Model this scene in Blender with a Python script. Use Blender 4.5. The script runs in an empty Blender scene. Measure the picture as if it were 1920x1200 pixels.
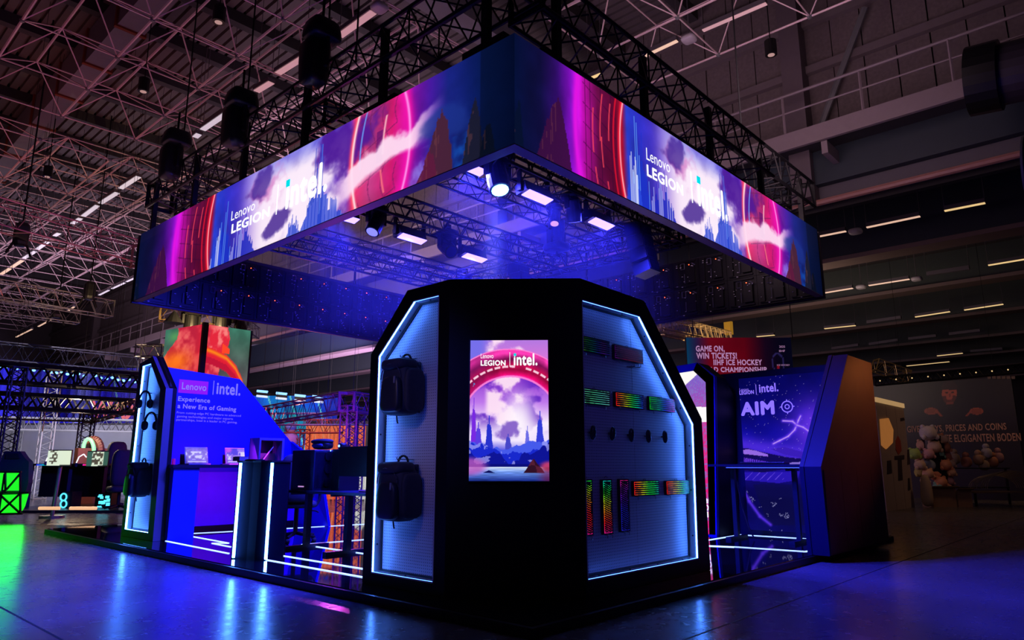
import bpy, math, random
import numpy as np
from mathutils import Vector, Matrix
R = math.radians
random.seed(7)
SC = bpy.context.scene
COL = SC.collection

# ------------------------------------------------------------------ camera, world, exposure
AZ, TILT, FPX, CH = R(47.47), R(11.78), 1310.0, 1.1
cd = bpy.data.cameras.new('camera'); cam = bpy.data.objects.new('camera', cd); COL.objects.link(cam)
cd.sensor_width = 36; cd.lens = FPX / 1920 * 36; cd.clip_end = 400
cam.location = (0, 0, CH); cam.rotation_euler = (R(90) + TILT, 0, -AZ)
SC.camera = cam
SC.view_settings.view_transform = 'Standard'; SC.view_settings.look = 'None'
SC.view_settings.gamma = 1; SC.view_settings.use_curve_mapping = False
SC.view_settings.exposure = 0.0
world = bpy.data.worlds.new('world'); SC.world = world; world.use_nodes = True
bg = world.node_tree.nodes['Background']; bg.inputs[0].default_value = (0.16, 0.08, 0.22, 1); bg.inputs[1].default_value = 0.04
try:
    SC.cycles.use_denoising = True; SC.cycles.max_bounces = 6; SC.cycles.volume_bounces = 0
    SC.cycles.sample_clamp_indirect = 4.0
    SC.cycles.diffuse_bounces = 3; SC.cycles.glossy_bounces = 4; SC.cycles.caustics_reflective = False
except Exception: pass

def lamp(name, kind, loc, power, color, target=None, **k):
    d = bpy.data.lights.new(name, kind); d.energy = power; d.color = color
    for a, b in k.items(): setattr(d, a, b)
    o = bpy.data.objects.new(name, d); COL.objects.link(o); o.location = loc
    if target is not None:
        o.rotation_euler = (Vector(target) - Vector(loc)).to_track_quat('-Z', 'Y').to_euler()
    return o
# unseen fill lamps added for a warm-rose roof wash; amber lamps by the stalls
lamp('hall_fill', 'AREA', (7, 14, 5.2), 68, (1, .45, .6), (7, 14, 12), size=9)
lamp('hall_fill', 'AREA', (4, 24, 5.0), 85, (1, .55, .5), (6, 26, 12), size=9)
lamp('hall_fill', 'AREA', (10, 34, 4.5), 700, (.85, .6, .8), (13, 36, 10), size=12)
lamp('hall_fill', 'AREA', (22, 20, 4), 200, (.75, .5, .9), (24, 24, 9), size=8)
lamp('hall_fill', 'AREA', (21.5, 9, 4.2), 120, (1, .75, .58), (24, 9, 9), size=4)
lamp('hall_fill', 'AREA', (10, 4.5, 6.6), 95, (1, .64, .74), (15, 6, 10), size=4)
lamp('stall_lamp', 'SPOT', (13.6, 1.2, 3.4), 210, (1, .25, .06), (10.5, 3.0, 1.75), spot_size=R(30), spot_blend=1, shadow_soft_size=.2)
lamp('stall_lamp', 'SPOT', (22, 1.5, 5.5), 80, (1, .5, .25), (20, 5, .8), spot_size=R(80), spot_blend=.8, shadow_soft_size=.4)
lamp('stall_lamp', 'SPOT', (25, 2, 5), 110, (1, .5, .22), (27.5, 5, 1.2), spot_size=R(90), spot_blend=.9, shadow_soft_size=.4)

lamp('unseen_tower_lamp', 'SPOT', (-2.5, 3.5, 5.0), 200, (.45, .33, .95), (4.05, 4.95, 1.3), spot_size=R(20), spot_blend=.8, shadow_soft_size=.3)  # unseen lavender fill added to brighten the left pegboard wing
lamp('unseen_tower_lamp', 'SPOT', (-2.5, 4.6, 4.2), 90, (1, .62, .40), (4.05, 4.75, 1.36), spot_size=R(9), spot_blend=1, shadow_soft_size=.1)
lamp('hall_fill', 'AREA', (9.5, 17, 5.6), 420, (.85, .62, .8), (15, 17, 8.2), size=6)  # fill added to brighten the wall and catwalk seen through the ring
lamp('hall_fill', 'AREA', (19.5, 30, 3.5), 2200, (.62, .45, .9), (22, 36, 8), size=7)  # fill added to lighten the lower hall ceiling
lamp('violet_panel_fill', 'AREA', (5.4, 10.6, 1.0), 26, (.42, .02, 1), (5.4, 11.6, .4), size=1.0)  # violet fill added to lift the panel shaded by the worktop
lamp('unseen_tower_lamp', 'SPOT', (3.0, -2.5, 4.8), 75, (.16, .12, 1), (5.5, 3.6, 1.4), spot_size=R(26), spot_blend=.8, shadow_soft_size=.3)  # unseen blue fill added for the right wing
lamp('hall_fill', 'SPOT', (1.5, 22, 3.5), 300, (1, .10, .10), (5, 23, 10), spot_size=R(75), spot_blend=1, shadow_soft_size=.5)  # unseen lamp added to redden the roof tubes
lamp('hall_fill', 'SPOT', (0, 15, 4), 170, (1, .22, .30), (4, 17, 10), spot_size=R(60), spot_blend=1, shadow_soft_size=.5)
lamp('unseen_tower_lamp', 'SPOT', (.3, 1.6, 3.4), 150, (.03, .07, 1), (4.0, 4.95, 1.4), spot_size=R(22), spot_blend=.8, shadow_soft_size=.2)  # unseen blue fill added to light the backpacks
# ------------------------------------------------------------------ pixel -> point helpers (world x = to the right-back, y = to the left-back, z up)
def ray(px, py):
    x, y = (px - 960) / FPX, -(py - 600) / FPX
    f, z = math.cos(TILT) - y * math.sin(TILT), math.sin(TILT) + y * math.cos(TILT)
    ca, sa = math.cos(AZ), math.sin(AZ)
    return Vector((x * ca + f * sa, -x * sa + f * ca, z))
CAMP = Vector((0, 0, CH))
def PX(px, py, X): r = ray(px, py); return CAMP + r * (X / r.x)
def PY(px, py, Y): r = ray(px, py); return CAMP + r * (Y / r.y)
def PZ(px, py, Z): r = ray(px, py); return CAMP + r * ((Z - CH) / r.z)
FW = Vector((math.sin(AZ), math.cos(AZ), 0)); RT = Vector((math.cos(AZ), -math.sin(AZ), 0))
def PD(px, py, D): r = ray(px, py); return CAMP + r * (D / r.dot(FW))
def project(P):
    Q = P - np.array(CAMP)
    X = Q @ np.array(RT); Yf = Q @ np.array(FW); Z = Q[..., 2]
    d = Yf * math.cos(TILT) + Z * math.sin(TILT); v = -Yf * math.sin(TILT) + Z * math.cos(TILT)
    return 960 + FPX * X / d, 600 - FPX * v / d

# ------------------------------------------------------------------ materials
def lin(c):
    return tuple(((v / 12.92) if v <= .04045 else ((v + .055) / 1.055) ** 2.4) for v in (x / 255 for x in c))
MATS = {}
def mat(name, col, rough=.5, metal=0, emit=None, es=0, noise=.12, scale=6, bump=0, spec=.5, alpha=None, coat=0):
    if name in MATS: return MATS[name]
    m = bpy.data.materials.new(name); m.use_nodes = True; nt = m.node_tree; b = nt.nodes['Principled BSDF']
    b.inputs['Roughness'].default_value = rough; b.inputs['Metallic'].default_value = metal
    b.inputs['Specular IOR Level'].default_value = spec; b.inputs['Coat Weight'].default_value = coat
    c = (*col, 1)
    if noise:
        tc = nt.nodes.new('ShaderNodeTexCoord'); n = nt.nodes.new('ShaderNodeTexNoise'); n.inputs['Scale'].default_value = scale
        n.inputs['Detail'].default_value = 4
        r = nt.nodes.new('ShaderNodeMapRange'); r.inputs['To Min'].default_value = 1 - noise; r.inputs['To Max'].default_value = 1 + noise
        mx = nt.nodes.new('ShaderNodeVectorMath'); mx.operation = 'SCALE'; mx.inputs[0].default_value = col
        nt.links.new(tc.outputs['Object'], n.inputs['Vector']); nt.links.new(n.outputs['Fac'], r.inputs['Value'])
        nt.links.new(r.outputs['Result'], mx.inputs['Scale']); nt.links.new(mx.outputs[0], b.inputs['Base Color'])
        if bump:
            bp = nt.nodes.new('ShaderNodeBump'); bp.inputs['Strength'].default_value = bump
            nt.links.new(n.outputs['Fac'], bp.inputs['Height']); nt.links.new(bp.outputs[0], b.inputs['Normal'])
    else: b.inputs['Base Color'].default_value = c
    if emit: b.inputs['Emission Color'].default_value = (*emit, 1); b.inputs['Emission Strength'].default_value = es
    MATS[name] = m; return m
def attr_mat(name, emissive, strength=1, rough=.4):
    if name in MATS: return MATS[name]
    m = bpy.data.materials.new(name); m.use_nodes = True; nt = m.node_tree; b = nt.nodes['Principled BSDF']
    a = nt.nodes.new('ShaderNodeAttribute'); a.attribute_name = 'Col'
    b.inputs['Roughness'].default_value = rough
    if emissive:
        b.inputs['Base Color'].default_value = (.01, .01, .012, 1); b.inputs['Specular IOR Level'].default_value = .1
        nt.links.new(a.outputs['Color'], b.inputs['Emission Color']); b.inputs['Emission Strength'].default_value = strength
    else: nt.links.new(a.outputs['Color'], b.inputs['Base Color'])
    MATS[name] = m; return m

black = mat('black_laminate', (.004, .004, .006), .5, noise=.2, scale=3, spec=.25)
blackm = mat('black_metal', (.010, .010, .012), .38, .3)
trussm = mat('black_truss_tube', (.007, .007, .009), .4, .3)
silver = mat('aluminium_tube', (.35, .33, .34), .35, .8)
rosem = mat('painted_tube', (.80, .58, .60), .45, .1)
white = mat('white_paint', (.75, .75, .78), .5, noise=.05)
greym = mat('grey_steel', (.22, .22, .23), .5, .3)
darkm = mat('dark_steel', (.03, .03, .035), .5, .3)
bluewall = mat('blue_board', lin((10, 14, 190)), .55, noise=.04)
navy = mat('dark_navy_board', (.004, .005, .02), .4, noise=.1)
plastic = mat('black_plastic', (.012, .012, .014), .35)
rubber = mat('rubber', (.015, .015, .015), .8)
clothm = mat('woven_black_cloth', (.032, .034, .05), .7, noise=.3, scale=40, bump=.2)
ledw = mat('white_blue_led', (.1, .1, .1), emit=(.06, .22, 1), es=46, noise=0)
ledb = mat('blue_led', (.1, .1, .1), emit=(.05, .16, 1), es=14, noise=0)
ledfloor = mat('floor_led', (.1, .1, .1), emit=(.25, .38, 1), es=4, noise=0)
printw = mat('glowing_white_print', (.85, .85, .9), .5, noise=0, emit=(.36, .30, .9), es=.25)  # own glow added so the print reads bright under the blue wash
litw = mat('lit_white', (.5, .5, .5), noise=0, emit=(1, 1, 1), es=1.1)
cyan = mat('cyan_square', (.0, .4, .5), noise=0, emit=(0, .75, .8), es=1)
redled = mat('red_led', (.3, .02, .01), noise=0, emit=(1, .07, .02), es=8)
washm = mat('wash_lens', (.2, .2, .3), noise=0, emit=(.20, .14, 1), es=5)
spotm = mat('spot_lens', (.2, .3, .4), noise=0, emit=(.15, .5, 1), es=9)
warmt = mat('warm_tube', (.5, .4, .3), noise=0, emit=(1, .62, .45), es=.75)
rosetube = mat('rose_tube', (.5, .4, .4), noise=0, emit=(1, .5, .55), es=.42)
palet = mat('pale_tube', (.6, .6, .65), noise=0, emit=(.85, .75, .85), es=.6)
yelt = mat('yellow_tube', (.6, .5, .2), noise=0, emit=(1, .68, .3), es=.8)
tealm = mat('dark_teal_steel', (.022, .035, .05), .5, noise=.1)

# ------------------------------------------------------------------ mesh builder
class MB:
    def __init__(s): s.v = []; s.f = []
    def add(s, vs, fs):
        k = len(s.v); s.v += [tuple(p) for p in vs]; s.f += [tuple(i + k for i in f) for f in fs]; return s
    def box(s, c, d, rot=None):
        x, y, z = d[0] / 2, d[1] / 2, d[2] / 2
        vs = [Vector(p) for p in ((-x,-y,-z),(x,-y,-z),(x,y,-z),(-x,y,-z),(-x,-y,z),(x,-y,z),(x,y,z),(-x,y,z))]
        if rot is not None: vs = [rot @ p for p in vs]
        c = Vector(c)
        return s.add([p + c for p in vs], [(0,3,2,1),(4,5,6,7),(0,1,5,4),(1,2,6,5),(2,3,7,6),(3,0,4,7)])
    def bb(s, a, b):
        return s.box([(p + q) / 2 for p, q in zip(a, b)], [abs(q - p) for p, q in zip(a, b)])
    def tube(s, a, b, r, n=6, r2=None):
        a, b = Vector(a), Vector(b); d = (b - a).normalized(); q = d.to_track_quat('Z', 'Y'); r2 = r if r2 is None else r2
        vs = []
        for p, rr in ((a, r), (b, r2)):
            vs += [p + q @ Vector((math.cos(2*math.pi*i/n)*rr, math.sin(2*math.pi*i/n)*rr, 0)) for i in range(n)]
        return s.add(vs, [(i, (i+1) % n, n + (i+1) % n, n + i) for i in range(n)] + [tuple(range(n))[::-1], tuple(range(n, 2*n))])
    def path(s, pts, r, n=6):
        for a, b in zip(pts, pts[1:]): s.tube(a, b, r, n)
        return s
    def prism(s, pts, off):
        n = len(pts); off = Vector(off)
        vs = [Vector(p) for p in pts] + [Vector(p) + off for p in pts]
        return s.add(vs, [tuple(range(n))[::-1], tuple(range(n, 2*n))] + [(i, (i+1) % n, n + (i+1) % n, n + i) for i in range(n)])
    def frame(s, outer, inner, off):   # polygonal ring, same count of points
        n = len(outer); off = Vector(off)
        vs = [Vector(p) for p in outer] + [Vector(p) for p in inner] + [Vector(p) + off for p in outer] + [Vector(p) + off for p in inner]
        f = []
        for i in range(n):
            j = (i + 1) % n
            f += [(i, j, n+j, n+i), (2*n+j, 2*n+i, 3*n+i, 3*n+j), (j, i, 2*n+i, 2*n+j), (n+i, n+j, 3*n+j, 3*n+i)]
        return s.add(vs, f)
    def sell(s, c, r, e=.5, nu=20, nv=12, rot=None, taper=0):   # superellipsoid
        c = Vector(c); vs = []; g = lambda a, p: math.copysign(abs(a) ** p, a)
        for j in range(nv + 1):
            ph = -math.pi/2 + math.pi*j/nv
            for i in range(nu):
                th = 2*math.pi*i/nu; k = g(math.cos(ph), e); z = g(math.sin(ph), e); t = 1 - taper*(z*.5+.5)
                p = Vector((r[0]*k*g(math.cos(th), e)*t, r[1]*k*g(math.sin(th), e)*t, r[2]*z))
                vs.append(c + (rot @ p if rot is not None else p))
        return s.add(vs, [(j*nu+i, j*nu+(i+1) % nu, (j+1)*nu+(i+1) % nu, (j+1)*nu+i) for j in range(nv) for i in range(nu)])
    def mesh(s, name):
        me = bpy.data.meshes.new(name); me.from_pydata(s.v, [], s.f); me.update(); return me
    def build(s, name, m, parent=None, smooth=False, bevel=0):
        if parent is not None:
            o3 = WORLDLOC(parent); s.v = [(x-o3[0], y-o3[1], z-o3[2]) for x, y, z in s.v]
        me = s.mesh(name); me.materials.append(m)
        if smooth: me.shade_smooth()
        o = bpy.data.objects.new(name, me); COL.objects.link(o)
        if parent is not None: o.parent = parent
        if bevel:
            bm = o.modifiers.new('bevel', 'BEVEL'); bm.width = bevel; bm.segments = 2; bm.limit_method = 'ANGLE'
        return o
def WORLDLOC(o):
    v = Vector((0, 0, 0))
    while o is not None: v = v + o.location; o = o.parent
    return v
def tag(o, label=None, cat=None, group=None, kind=None):
    if label: o['label'] = label
    if cat: o['category'] = cat
    if group: o['group'] = group
    if kind: o['kind'] = kind
    return o
def thing(name, label, cat, loc=(0, 0, 0), group=None, rz=0):
    o = bpy.data.objects.new(name, None); COL.objects.link(o); o.location = loc; o.rotation_euler.z = rz
    o.empty_display_size = .1
    return tag(o, label, cat, group)
def struct(name, mb, m, label=None):
    o = mb.build(name, m); tag(o, label, None, None, 'structure'); return o
ORD = ['first', 'second', 'third', 'fourth', 'fifth', 'sixth', 'seventh']
def dup(o, parent=None):
    c = o.copy(); COL.objects.link(c); c.parent = parent
    for ch in list(o.children): dup(ch, c)
    return c

# ------------------------------------------------------------------ numpy picture helpers
_rs = np.random.RandomState(3); _lat = _rs.rand(64, 64)
def vn(x, y):
    xi, yi = np.floor(x).astype(int), np.floor(y).astype(int); fx, fy = x - xi, y - yi
    fx, fy = fx*fx*(3-2*fx), fy*fy*(3-2*fy); g = lambda a, b: _lat[a % 64, b % 64]
    return (g(xi, yi)*(1-fx) + g(xi+1, yi)*fx)*(1-fy) + (g(xi, yi+1)*(1-fx) + g(xi+1, yi+1)*fx)*fy
def fbm(x, y, o=5):
    s, a, t = 0, .5, 0
    for k in range(o): s = s + a*vn(x*2**k + 17*k, y*2**k + 5*k); t += a; a *= .5
    return s/t
def mixc(A, B, f): f = np.clip(np.broadcast_to(np.asarray(f, float), A.shape[:-1]), 0, 1)[..., None]; return A*(1-f) + np.array(B, float)*f
def grad(x, stops):
    xs = [s[0] for s in stops]; return np.stack([np.interp(x, xs, [s[1][i] for s in stops]) for i in range(3)], -1)
def ss(a, b, x): t = np.clip((x-a)/(b-a), 0, 1); return t*t*(3-2*t)
def picture(name, O, ux, uz, nx, ny, fn, m, parent=None, curve=None):
    """a flat grid on O + s*ux + t*uz carrying a printed or displayed picture fn(s, t) in 0..255 sRGB"""
    s, t = np.meshgrid(np.linspace(0, 1, nx), np.linspace(0, 1, ny))
    P = np.array(O)[None, None] + s[..., None]*np.array(ux) + t[..., None]*np.array(uz)
    if curve is not None: P = P + curve(s, t)
    base = np.array(WORLDLOC(parent)) if parent is not None else np.zeros(3)
    V = (P - base).reshape(-1, 3)
    c = np.clip(fn(s, t), 0, 255)/255.0; c = np.where(c <= .04045, c/12.92, ((c+.055)/1.055)**2.4)
    i = np.arange((nx-1)*(ny-1)); r, q = i // (nx-1), i % (nx-1); a = r*nx + q
    F = np.stack([a, a+1, a+nx+1, a+nx], -1)
    me = bpy.data.meshes.new(name); me.vertices.add(len(V)); me.vertices.foreach_set('co', V.astype(np.float32).ravel())
    me.loops.add(F.size); me.loops.foreach_set('vertex_index', F.astype(np.int32).ravel())
    me.polygons.add(len(F)); me.polygons.foreach_set('loop_start', (np.arange(len(F))*4).astype(np.int32))
    me.update(calc_edges=True)
    at = me.color_attributes.new('Col', 'FLOAT_COLOR', 'POINT')
    rgba = np.concatenate([c.reshape(-1, 3), np.ones((len(V), 1))], 1).astype(np.float32); at.data.foreach_set('color', rgba.ravel())
    me.materials.append(m); o = bpy.data.objects.new(name, me); COL.objects.link(o)
    if parent is not None: o.parent = parent
    return o
def text(name, s, O, ux, uz, w, h, m, parent, bold=0.0, depth=0.002):
    """flat lettering: the string's box is w wide along ux and h high along uz, lower left at O"""
    cu = bpy.data.curves.new(name, 'FONT'); cu.body = s; cu.size = 1; cu.resolution_u = 3; cu.space_character = 1+bold*2.2
    t = bpy.data.objects.new(name, cu); COL.objects.link(t)
    dg = bpy.context.evaluated_depsgraph_get(); dg.update()
    me = bpy.data.meshes.new_from_object(t.evaluated_get(dg)); bpy.data.objects.remove(t); bpy.data.curves.remove(cu)
    co = np.zeros(len(me.vertices)*3); me.vertices.foreach_get('co', co); co = co.reshape(-1, 3)
    lo, hi = co.min(0), co.max(0); asp = (hi-lo); bx, by = (bold*.9/asp[0], bold*.9/asp[1]) if bold else (0, 0); co = (co-lo)/np.maximum(hi-lo, 1e-6)
    if bold:
        polys = [tuple(p.vertices) for p in me.polygons]; nv = len(co); VV, FF = [], []
        for k, (dx, dy) in enumerate(((0, 0), (1, 0), (-1, 0), (0, 1), (0, -1), (.7, .7), (-.7, .7), (.7, -.7), (-.7, -.7))):
            c2 = co.copy(); c2[:, 0] = .5+(c2[:, 0]-.5)*(1-2*bx)+dx*bx; c2[:, 1] = .5+(c2[:, 1]-.5)*(1-2*by)+dy*by; c2[:, 2] = k*.00012; VV.append(c2); FF += [tuple(i+k*nv for i in p) for p in polys]
        co = np.concatenate(VV); me = bpy.data.meshes.new(name); me.from_pydata(co.tolist(), [], FF)
    else: co[:, 2] = 0
    ux, uz = Vector(ux).normalized(), Vector(uz).normalized(); nn = ux.cross(uz)
    O = np.array(O) - np.array(WORLDLOC(parent))
    V = O + co[:, :1]*w*np.array(ux) + co[:, 1:2]*h*np.array(uz) + np.array(nn)*(depth+co[:, 2:3])
    me.vertices.foreach_set('co', V.astype(np.float32).ravel()); me.update()
    me.materials.clear(); me.materials.append(m); me.name = name
    o = bpy.data.objects.new(name, me); COL.objects.link(o); o.parent = parent
    return o
def logo_pair(O, ux, uz, k, m, parent, sqm=None, lite=True):
    """LENOVO LEGION | intel.  k = scale of one unit, O lower left of LEGION"""
    O = Vector(O); ux = Vector(ux).normalized(); uz = Vector(uz).normalized()
    text('lettering', 'Lenovo', O + uz*k*.62, ux, uz, k*1.05, k*.40, m, parent, .0)
    text('lettering', 'LEGION', O, ux, uz, k*2.05, k*.46, m, parent, .035)
    n = ux.cross(uz)
    bar = MB(); a = O + ux*k*2.38 + uz*(-.08*k); bar.prism([a, a+ux*k*.04, a+ux*k*.04+uz*k*1.2, a+uz*k*1.2], n*.003); bar.build('divider_line', m, parent)
    text('lettering', 'intel.', O + ux*k*2.72, ux, uz, k*1.95, k*1.02, m, parent, .03)
    if sqm:
        q = O + ux*k*2.725 + uz*k*.80; MB().prism([q, q+ux*k*.2, q+ux*k*.2+uz*k*.22, q+uz*k*.22], n*.005).build('cyan_dot', sqm, parent)

# ------------------------------------------------------------------ trusses
def truss(name, label, a, b, sz, seg, m=None, cat='truss', group=None, r=.024, rb=.011, up=(0, 0, 1), parts=True):
    a, b = Vector(a), Vector(b); m = m or trussm
    root = thing(name, label, cat, a, group); d = (b-a); L = d.length; d.normalize()
    up = Vector(up); side = d.cross(up).normalized(); up = side.cross(d).normalized(); h = sz/2
    cs = [side*h+up*h, side*-h+up*h, side*-h-up*h, side*h-up*h]
    for c in cs: MB().tube(a+c, b+c, r, 6).build('chord', m, root)
    n = max(1, round(L/seg)); br = MB()
    for i in range(n):
        p, q = a+d*(L*i/n), a+d*(L*(i+1)/n); mid = (p+q)/2
        for k in range(4):
            c1, c2 = cs[k], cs[(k+1) % 4]
            br.tube(p+c1, mid+c2, rb, 4); br.tube(mid+c2, q+c1, rb, 4)
        if i % 4 == 0:
            for k in range(4): br.tube(p+cs[k], p+cs[(k+1) % 4], rb, 4)
    tag(br.build('diagonal_bracing', m, root), kind='stuff')
    for p in (a, b): MB().frame([p+c*1.1 for c in cs], [p+c*.8 for c in cs], d*.02).build('end_frame', m, root)
    return root

# ================================================================== SETTING
def mats_floor():
    m = bpy.data.materials.new('polished_concrete'); m.use_nodes = True; nt = m.node_tree; b = nt.nodes['Principled BSDF']
    tc = nt.nodes.new('ShaderNodeTexCoord'); n = nt.nodes.new('ShaderNodeTexNoise'); n.inputs['Scale'].default_value = .7; n.inputs['Detail'].default_value = 8
    n2 = nt.nodes.new('ShaderNodeTexNoise'); n2.inputs['Scale'].default_value = 9; n2.inputs['Detail'].default_value = 6
    cr = nt.nodes.new('ShaderNodeValToRGB'); cr.color_ramp.elements[0].color = (.075, .072, .078, 1); cr.color_ramp.elements[1].color = (.17, .165, .17, 1)
    cr.color_ramp.elements[0].position = .3; cr.color_ramp.elements[1].position = .7
    mr = nt.nodes.new('ShaderNodeMapRange'); mr.inputs['To Min'].default_value = .17; mr.inputs['To Max'].default_value = .34
    bp = nt.nodes.new('ShaderNodeBump'); bp.inputs['Strength'].default_value = .012; bp.inputs['Distance'].default_value = .03
    L = nt.links.new
    L(tc.outputs['Object'], n.inputs['Vector']); L(tc.outputs['Object'], n2.inputs['Vector'])
    L(n.outputs['Fac'], cr.inputs['Fac']); L(cr.outputs['Color'], b.inputs['Base Color'])
    L(n2.outputs['Fac'], mr.inputs['Value']); L(mr.outputs[0], b.inputs['Roughness']); L(n2.outputs['Fac'], bp.inputs['Height']); L(bp.outputs[0], b.inputs['Normal'])
    return m
fl = struct('floor', MB().bb((-14, -14, -.2), (70, 66, 0)), mats_floor())
jm = mat('joint_filler', (.02, .02, .022), .6)
for x in (-6, -1.5, 3.0 - 1.4, 15.5, 20, 24.5):
    MB().bb((x-.008, -13, .0), (x+.008, 60, .0012)).build('expansion_joint', jm, fl)
for y in (-4, .75, 2.45, 16.2, 20.5, 25):
    MB().bb((-13, y-.008, .0), (60, y+.008, .0012)).build('expansion_joint', jm, fl)

# --- tall hall: roof of corrugated sheets between purlins, z 12.4
rib = mat('corrugated_sheet', (.12, .10, .105), .6, .1)
purl = mat('purlin_steel', (.05, .045, .05), .6, .2)
ceil = struct('ceiling', MB().bb((-6, -3, 13.2), (15.2, 64, 13.3)), darkm)
Y0 = 3.0
for k in range(26):
    y0 = Y0 + 2.2*k; m = MB(); x = -3.0
    if 2 < k < 4: pass
    vs = []
    while x < 15:
        z = 12.62
        vs += [(x, z), (x+.19, z), (x+.20, z+.12), (x+.26, z+.12), (x+.27, z)]; x += .27
    n = len(vs)
    m.add([(p[0], y0+.12, p[1]) for p in vs] + [(p[0], y0+2.08, p[1]) for p in vs], [(i, i+1, n+i+1, n+i) for i in range(n-1)])
    m.build('corrugated_roof_sheet', rib, ceil)
    MB().bb((-3, y0-.12, 12.3), (15, y0+.12, 12.62)).build('purlin', purl, ceil)
# big pale box beams under the roof: one along y, one along x
pbeam = mat('pale_beam', (.17, .155, .19), .55, noise=.1)
bm_ = struct('trim_1', MB().bb((4.55, 4, 11.3), (5.15, 62, 12.2)), pbeam)
orange = mat('orange_strap', lin((120, 52, 22)), .7)
for y in (14.5, 16.8, 19.1, 21.4, 24.0, 27, 30, 34):
    MB().frame([(4.5, y, 11.25), (5.2, y, 11.25), (5.2, y, 12.25), (4.5, y, 12.25)], [(4.55, y, 11.3), (5.15, y, 11.3), (5.15, y, 12.2), (4.55, y, 12.2)], (0, .10, 0)).build('orange_sling', orange, bm_)
struct('trim_2', MB().bb((2, 10.7, 11.5), (15, 11.35, 12.0)), pbeam)

# --- space frame
def space_frame(name, label, y0, ny, x0, nx, single):
    root = thing(name, label, 'space frame', (x0, y0, 10), 'space frames under the hall roof')
    SY, SX, dz = 1.98, 1.79, .73
    for j in range(nx + 1):
        MB().tube((x0+j*SX, y0, 10), (x0+j*SX, y0+ny*SY, 10), .028, 5).build('bottom_chord', rosem, root)
    for i in range(ny + 1):
        MB().tube((x0, y0+i*SY, 10), (x0+nx*SX, y0+i*SY, 10), .018, 5).build('bottom_chord', rosem, root)
    for j in range(nx):
        MB().tube((x0+(j+.5)*SX, y0+.5*SY, 10+dz), (x0+(j+.5)*SX, y0+(ny-.5)*SY, 10+dz), .028, 5).build('top_chord', rosem, root)
    for i in range(ny):
        MB().tube((x0+.5*SX, y0+(i+.5)*SY, 10+dz), (x0+(nx-.5)*SX, y0+(i+.5)*SY, 10+dz), .018, 5).build('top_chord', rosem, root)
    J = MB()
    for j in range(nx):
        for i in range(ny):
            c = (x0+(j+.5)*SX, y0+(i+.5)*SY, 10+dz)
            for a in (0, 1):
                for b in (0, 1):
                    e = (x0+(j+a)*SX, y0+(i+b)*SY, 10)
                    if single: MB().tube(c, e, .016, 4).build('diagonal_strut', rosem, root)
                    else: J.tube(c, e, .016, 4)
    if not single: tag(J.build('diagonal_struts', rosem, root), kind='stuff')
    nodes = MB()
    for j in range(nx+1):
        for i in range(ny+1): nodes.sell((x0+j*SX, y0+i*SY, 10), (.06, .06, .06), 1, 6, 4)
    tag(nodes.build('node_balls', greym, root), kind='stuff')
space_frame('space_frame', 'tubular space frame nearest the camera, upper left above the black truss', 10.01, 5, 2.61, 5, True)
space_frame('space_frame', 'tubular space frame left of the hanging screens, with the row of strip lights', 21.89, 9, 2.61, 5, False)
space_frame('space_frame', 'small distant tubular space frame above the catwalk at far left', 41.7, 7, 2.61, 5, False)
space_frame('space_frame', 'tubular space frame at top right against the panelled wall', 2.09, 3, 9.77, 2, True)

# --- wall above the catwalk (x = 15): separate tall panels
panelm = mat('wall_panel_concrete', (.155, .12, .125), .8, noise=.35, scale=14)
wl = struct('wall_right', MB().bb((15.12, -12, 6.5), (15.3, 64, 13.2)), mat('panel_joint', (.02, .017, .02), .9))
y = -6.0
while y < 30:
    w_ = .62 if int(y*10) % 3 else .5
    MB().bb((15.0 + .02*(int(y*7) % 2), y+.012, 8.0), (15.12, y+w_-.012, 13.1)).build('wall_panel', panelm, wl); y += w_
MB().bb((15.02, 30, 8.0), (15.12, 62, 13.1)).build('wall_panel', panelm, wl)
for y in (4.95, 14.2, 23.5, 32.8, 42.0, 51):
    MB().bb((14.6, y-.22, 6.7), (15.0, y+.22, 13.1)).build('steel_column', mat('column_mauve', (.13, .10, .115), .6), wl)
for z in (9.75, 10.9, 11.9):
    MB().bb((14.86, -6, z-.09), (15.0, 62, z+.09)).build('wall_rail', mat('rail_mauve', (.17, .135, .145), .6), wl)
a, b = PX(1540, 235, 14.8), PX(1622, 15, 14.8); MB().tube(a, b, .07, 6).build('wall_brace', greym, wl)
# bulkhead under the catwalk
bk = struct('wall_back', MB().bb((15.0, -12, 6.62), (15.25, 64, 8.0)), mat('bulkhead_grey', (.115, .105, .125), .7, noise=.08))
MB().tube((14.93, -10, 6.64), (14.93, 62, 6.64), .07, 8).build('pipe', mat('sprinkler_pipe', (.42, .2, .17), .4), bk)
MB().bb((14.8, -10, 7.0), (15.0, 8.5, 8.0)).build('dark_cladding', tealm, bk)
# catwalk
cw = thing('catwalk', 'long pale steel catwalk with handrails along the panelled wall', 'catwalk', (14, 0, 7.6))
cwm = mat('catwalk_paint', (.25, .20, .22), .55, noise=.1)
MB().bb((14.0, -6, 7.62), (14.08, 60, 7.98)).build('fascia_beam', cwm, cw)
MB().bb((14.08, -6, 7.75), (14.95, 60, 7.8)).build('walkway', purl, cw)
MB().bb((14.9, -6, 8.02), (14.98, 60, 8.3)).build('toe_beam', cwm, cw)
MB().tube((14.04, -6, 8.85), (14.04, 60, 8.85), .035, 6).build('handrail', cwm, cw)
MB().tube((14.04, -6, 8.45), (14.04, 60, 8.45), .022, 6).build('knee_rail', cwm, cw)
for k in range(34): MB().tube((14.04, -1.2+k*1.55, 7.75), (14.04, -1.2+k*1.55, 8.85), .028, 5).build('post', cwm, cw)
for k in range(12): MB().bb((14.1, k*4.2, 7.35), (14.95, k*4.2+.12, 7.62)).build('bracket', cwm, cw)

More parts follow.
